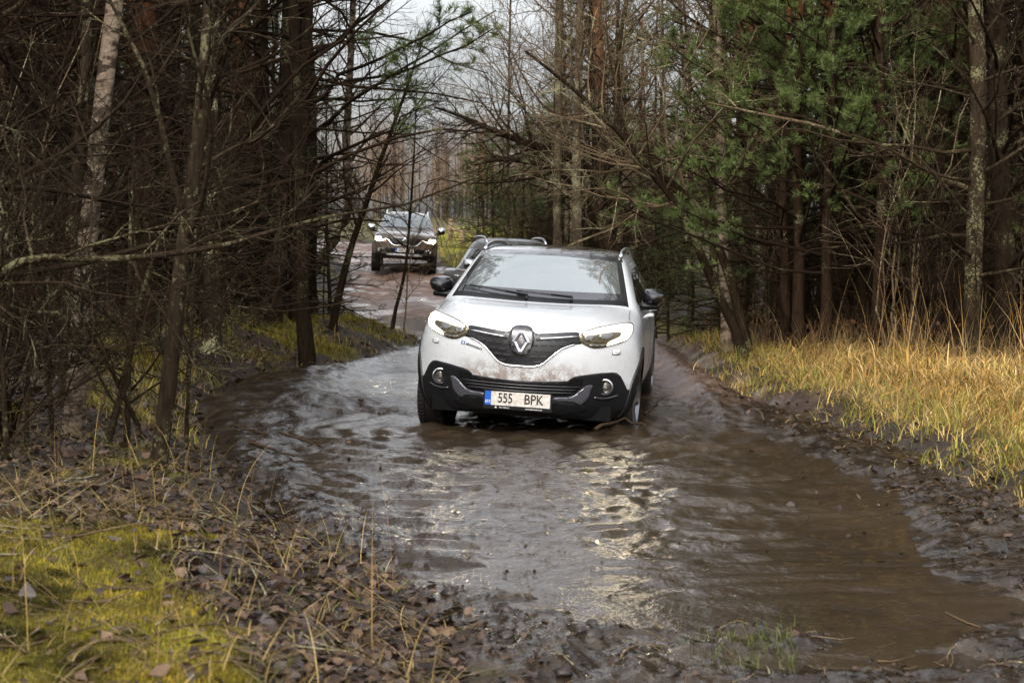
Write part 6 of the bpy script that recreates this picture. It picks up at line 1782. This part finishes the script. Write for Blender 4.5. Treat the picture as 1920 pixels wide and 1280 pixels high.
# fallen twigs, too many and too small to pick apart
def twiglets(n, sampler, ln, r, seed):
    rg = np.random.default_rng(seed)
    x, y = sampler(rg, n); n = len(x)
    a = rg.random(n) * 6.283; L = ln[0] + (ln[1] - ln[0]) * rg.random(n) ** 2
    t = np.linspace(-.5, .5, 4)
    P = np.empty((n, 4, 3)); cv = rg.normal(size=n) * .15
    P[..., 0] = x[:, None] + np.cos(a)[:, None] * L[:, None] * t - np.sin(a)[:, None] * (cv * L)[:, None] * t ** 2 * 4
    P[..., 1] = y[:, None] + np.sin(a)[:, None] * L[:, None] * t + np.cos(a)[:, None] * (cv * L)[:, None] * t ** 2 * 4
    P[..., 2] = ground(P[..., 0], P[..., 1]) + .006 + (.03 * rg.random(n))[:, None] * np.abs(t + .5)[None] * 2
    return tubes(P, (r[0] + (r[1] - r[0]) * rg.random(n))[:, None] * np.linspace(1, .5, 4)[None], 3)
V_, F_ = join([twiglets(420, fanx(-.36, .06, 4.5, 12, d_left), (.08, .45), (.002, .006), 95), twiglets(160, fanx(-.3, .0, 12, 26, d_left), (.15, .7), (.004, .009), 96), twiglets(130, fanx(.0, .36, 5.6, 15, d_clod), (.05, .22), (.002, .005), 97)])
tag(link('twig_litter', mesh_np('twig_litter', V_, F_, True, [M['twig_pale']])), kind='stuff')
# sticks in the mud
M['stick'] = bark('stick', (.020, .014, .011), (.060, .045, .034), None, 0, None, False)
def stick(pts, r, label, forks=0, seed=0):
    rg = np.random.default_rng(seed)
    P = []
    for px, py, dz in pts:
        Y = 3200 * CAM_H / (py - 425); P.append((at(px, Y), Y, dz + max(gz(at(px, Y), Y), 0.0)))
    P = np.array(P); o0 = P[0].copy()
    t = np.linspace(0, len(P) - 1, 8); Q = np.stack([np.interp(t, range(len(P)), P[:, i]) for i in range(3)], -1) - o0
    Q[1:-1] += rg.normal(size=Q[1:-1].shape) * .008
    parts = [tubes(Q[None], np.linspace(r, r * .5, 8)[None], 6)]
    if forks:
        b, rb = spawn(rg, Q[None], np.linspace(r, r * .5, 8)[None], forks, .3, .95, .25, (30, 60), 0, .3, 4, .6, .003, .4, 2, .4, .8); parts.append(tubes(b, rb, 4))
    o = link('stick', mesh_np('stick', *join(parts), mats=[M['stick']])); o.location = o0
    return tag(o, label, 'stick')
stick([(465, 850, .02), (550, 862, .02)], .013, 'dark straight stick lying in the wet mud near the left bank', 2, 1)
stick([(520, 826, .03), (585, 836, .01), (615, 842, .0)], .011, 'longer thin stick lying in the mud just behind the straight dark stick', 2, 2)
stick([(430, 815, .02), (500, 832, .02)], .009, 'thin twig half sunk in mud, left of the longer stick', 1, 3)
stick([(1115, 822, .06), (1165, 806, .09), (1215, 812, .05)], .016, 'pale muddy branch flicked up beside the front wheel of the white SUV', 2, 4)
stick([(1210, 800, .10), (1245, 775, .14)], .012, 'short dark branch sticking up out of the mud behind the pale muddy branch', 2, 5)
stick([(1350, 742, .03), (1420, 762, .02)], .011, 'stick lying on the muddy rut right of the white SUV', 2, 6)
# ------------------------------------------------------------------ a low rail fence by the meadow
M['old_wood'] = bark('old_wood', (.10, .08, .06), (.22, .18, .14), None, 0, None, False)
fx0, fx1, fY = at(815, 61), at(885, 58), 60
fo = empty('rail_fence', (fx0, 61, gz(fx0, 61)))
tag(fo, 'low weathered wooden rail fence at the edge of the meadow', 'fence')
fpts = [(at(818, 61), 61), (at(845, 60), 60), (at(868, 59), 59), (at(893, 58), 58)]
base = Vector((fx0, 61, gz(fx0, 61)))
for i, (x, y) in enumerate(fpts):
    mb = MB(); h = 0.85 if i == 1 else .55
    mb.tube([Vector((x, y, gz(x, y) - .1)) - base, Vector((x, y, gz(x, y) + h)) - base], [.085, .075], 8); mb.build('post', M['old_wood'], fo)
for i in range(len(fpts) - 1):
    a_, b_ = fpts[i], fpts[i + 1]
    for hh in (.48,):
        mb = MB(); mb.tube([Vector((a_[0], a_[1], gz(*a_) + hh + .04)) - base, Vector((b_[0], b_[1], gz(*b_) + hh - .03)) - base], .05, 6); mb.build('rail', M['old_wood'], fo)
# ------------------------------------------------------------------ say of each repeated tree and shrub which one it is
LANDMARKS = [(60, 'the left edge of the picture'), (150, 'the pale pinkish birch'), (320, 'the lichen-flecked birch'), (400, 'the grey-barked tree'), (530, 'the twin-trunked pine'), (650, 'the slanting sapling'), (765, 'the far brown pickup'),
             (900, 'the dark grey pickup'), (1060, 'the birch pair above the SUV'), (1215, 'the SUV mirror'), (1355, 'the leaning trunks'), (1470, 'the dense young pine'), (1555, 'the thick lone pine'), (1655, 'the bright young pine'), (1745, 'the close-set pine trunks'), (1825, 'the lichen-crusted trunk'), (1890, 'the forked alder')]
ORD = ['', 'second', 'third', 'fourth', 'fifth', 'sixth', 'seventh', 'eighth', 'ninth', 'tenth', 'eleventh', 'twelfth', 'thirteenth', 'fourteenth', 'fifteenth']
NOUN = {'bare_tree': 'leafless tree', 'pine_tree': 'dark pine', 'birch_tree': 'pale birch', 'spruce_sapling': 'low spruce sapling', 'bare_shrub': 'leafless shrub'}
buckets = {}
for o in list(C.objects):
    g = o.get('group')
    if not g or 'far wood' in g or 'viewpoint' in g: continue
    px = 960 + o.location.x / o.location.y * 3200
    lx, ln = min(LANDMARKS, key=lambda t: abs(t[0] - px))
    if px < 0: rel = 'beyond the left edge of the picture'
    elif px > 1920: rel = 'beyond the right edge of the picture'
    elif ln.startswith('the left edge'): rel = 'near ' + ln
    else: rel = ('just left of ' if px < lx - 12 else ('just right of ' if px > lx + 12 else 'in line with ')) + ln
    where = g.split(' ', 1)[1] if False else ''
    buckets.setdefault((o.name.split('.')[0], rel), []).append(o)
for (nm, rel), L in buckets.items():
    L.sort(key=lambda o: o.location.y)
    for i, o in enumerate(L):
        if 'beyond the' in rel:
            o['label'] = NOUN[nm] + ' standing ' + rel; o['group'] = NOUN[nm] + 's ' + rel; continue
        o['label'] = (NOUN[nm] + ' ' + rel) if len(L) == 1 else ((ORD[min(i, 14)] + ' ' if i else '') + 'nearest ' + NOUN[nm] + ' ' + rel)
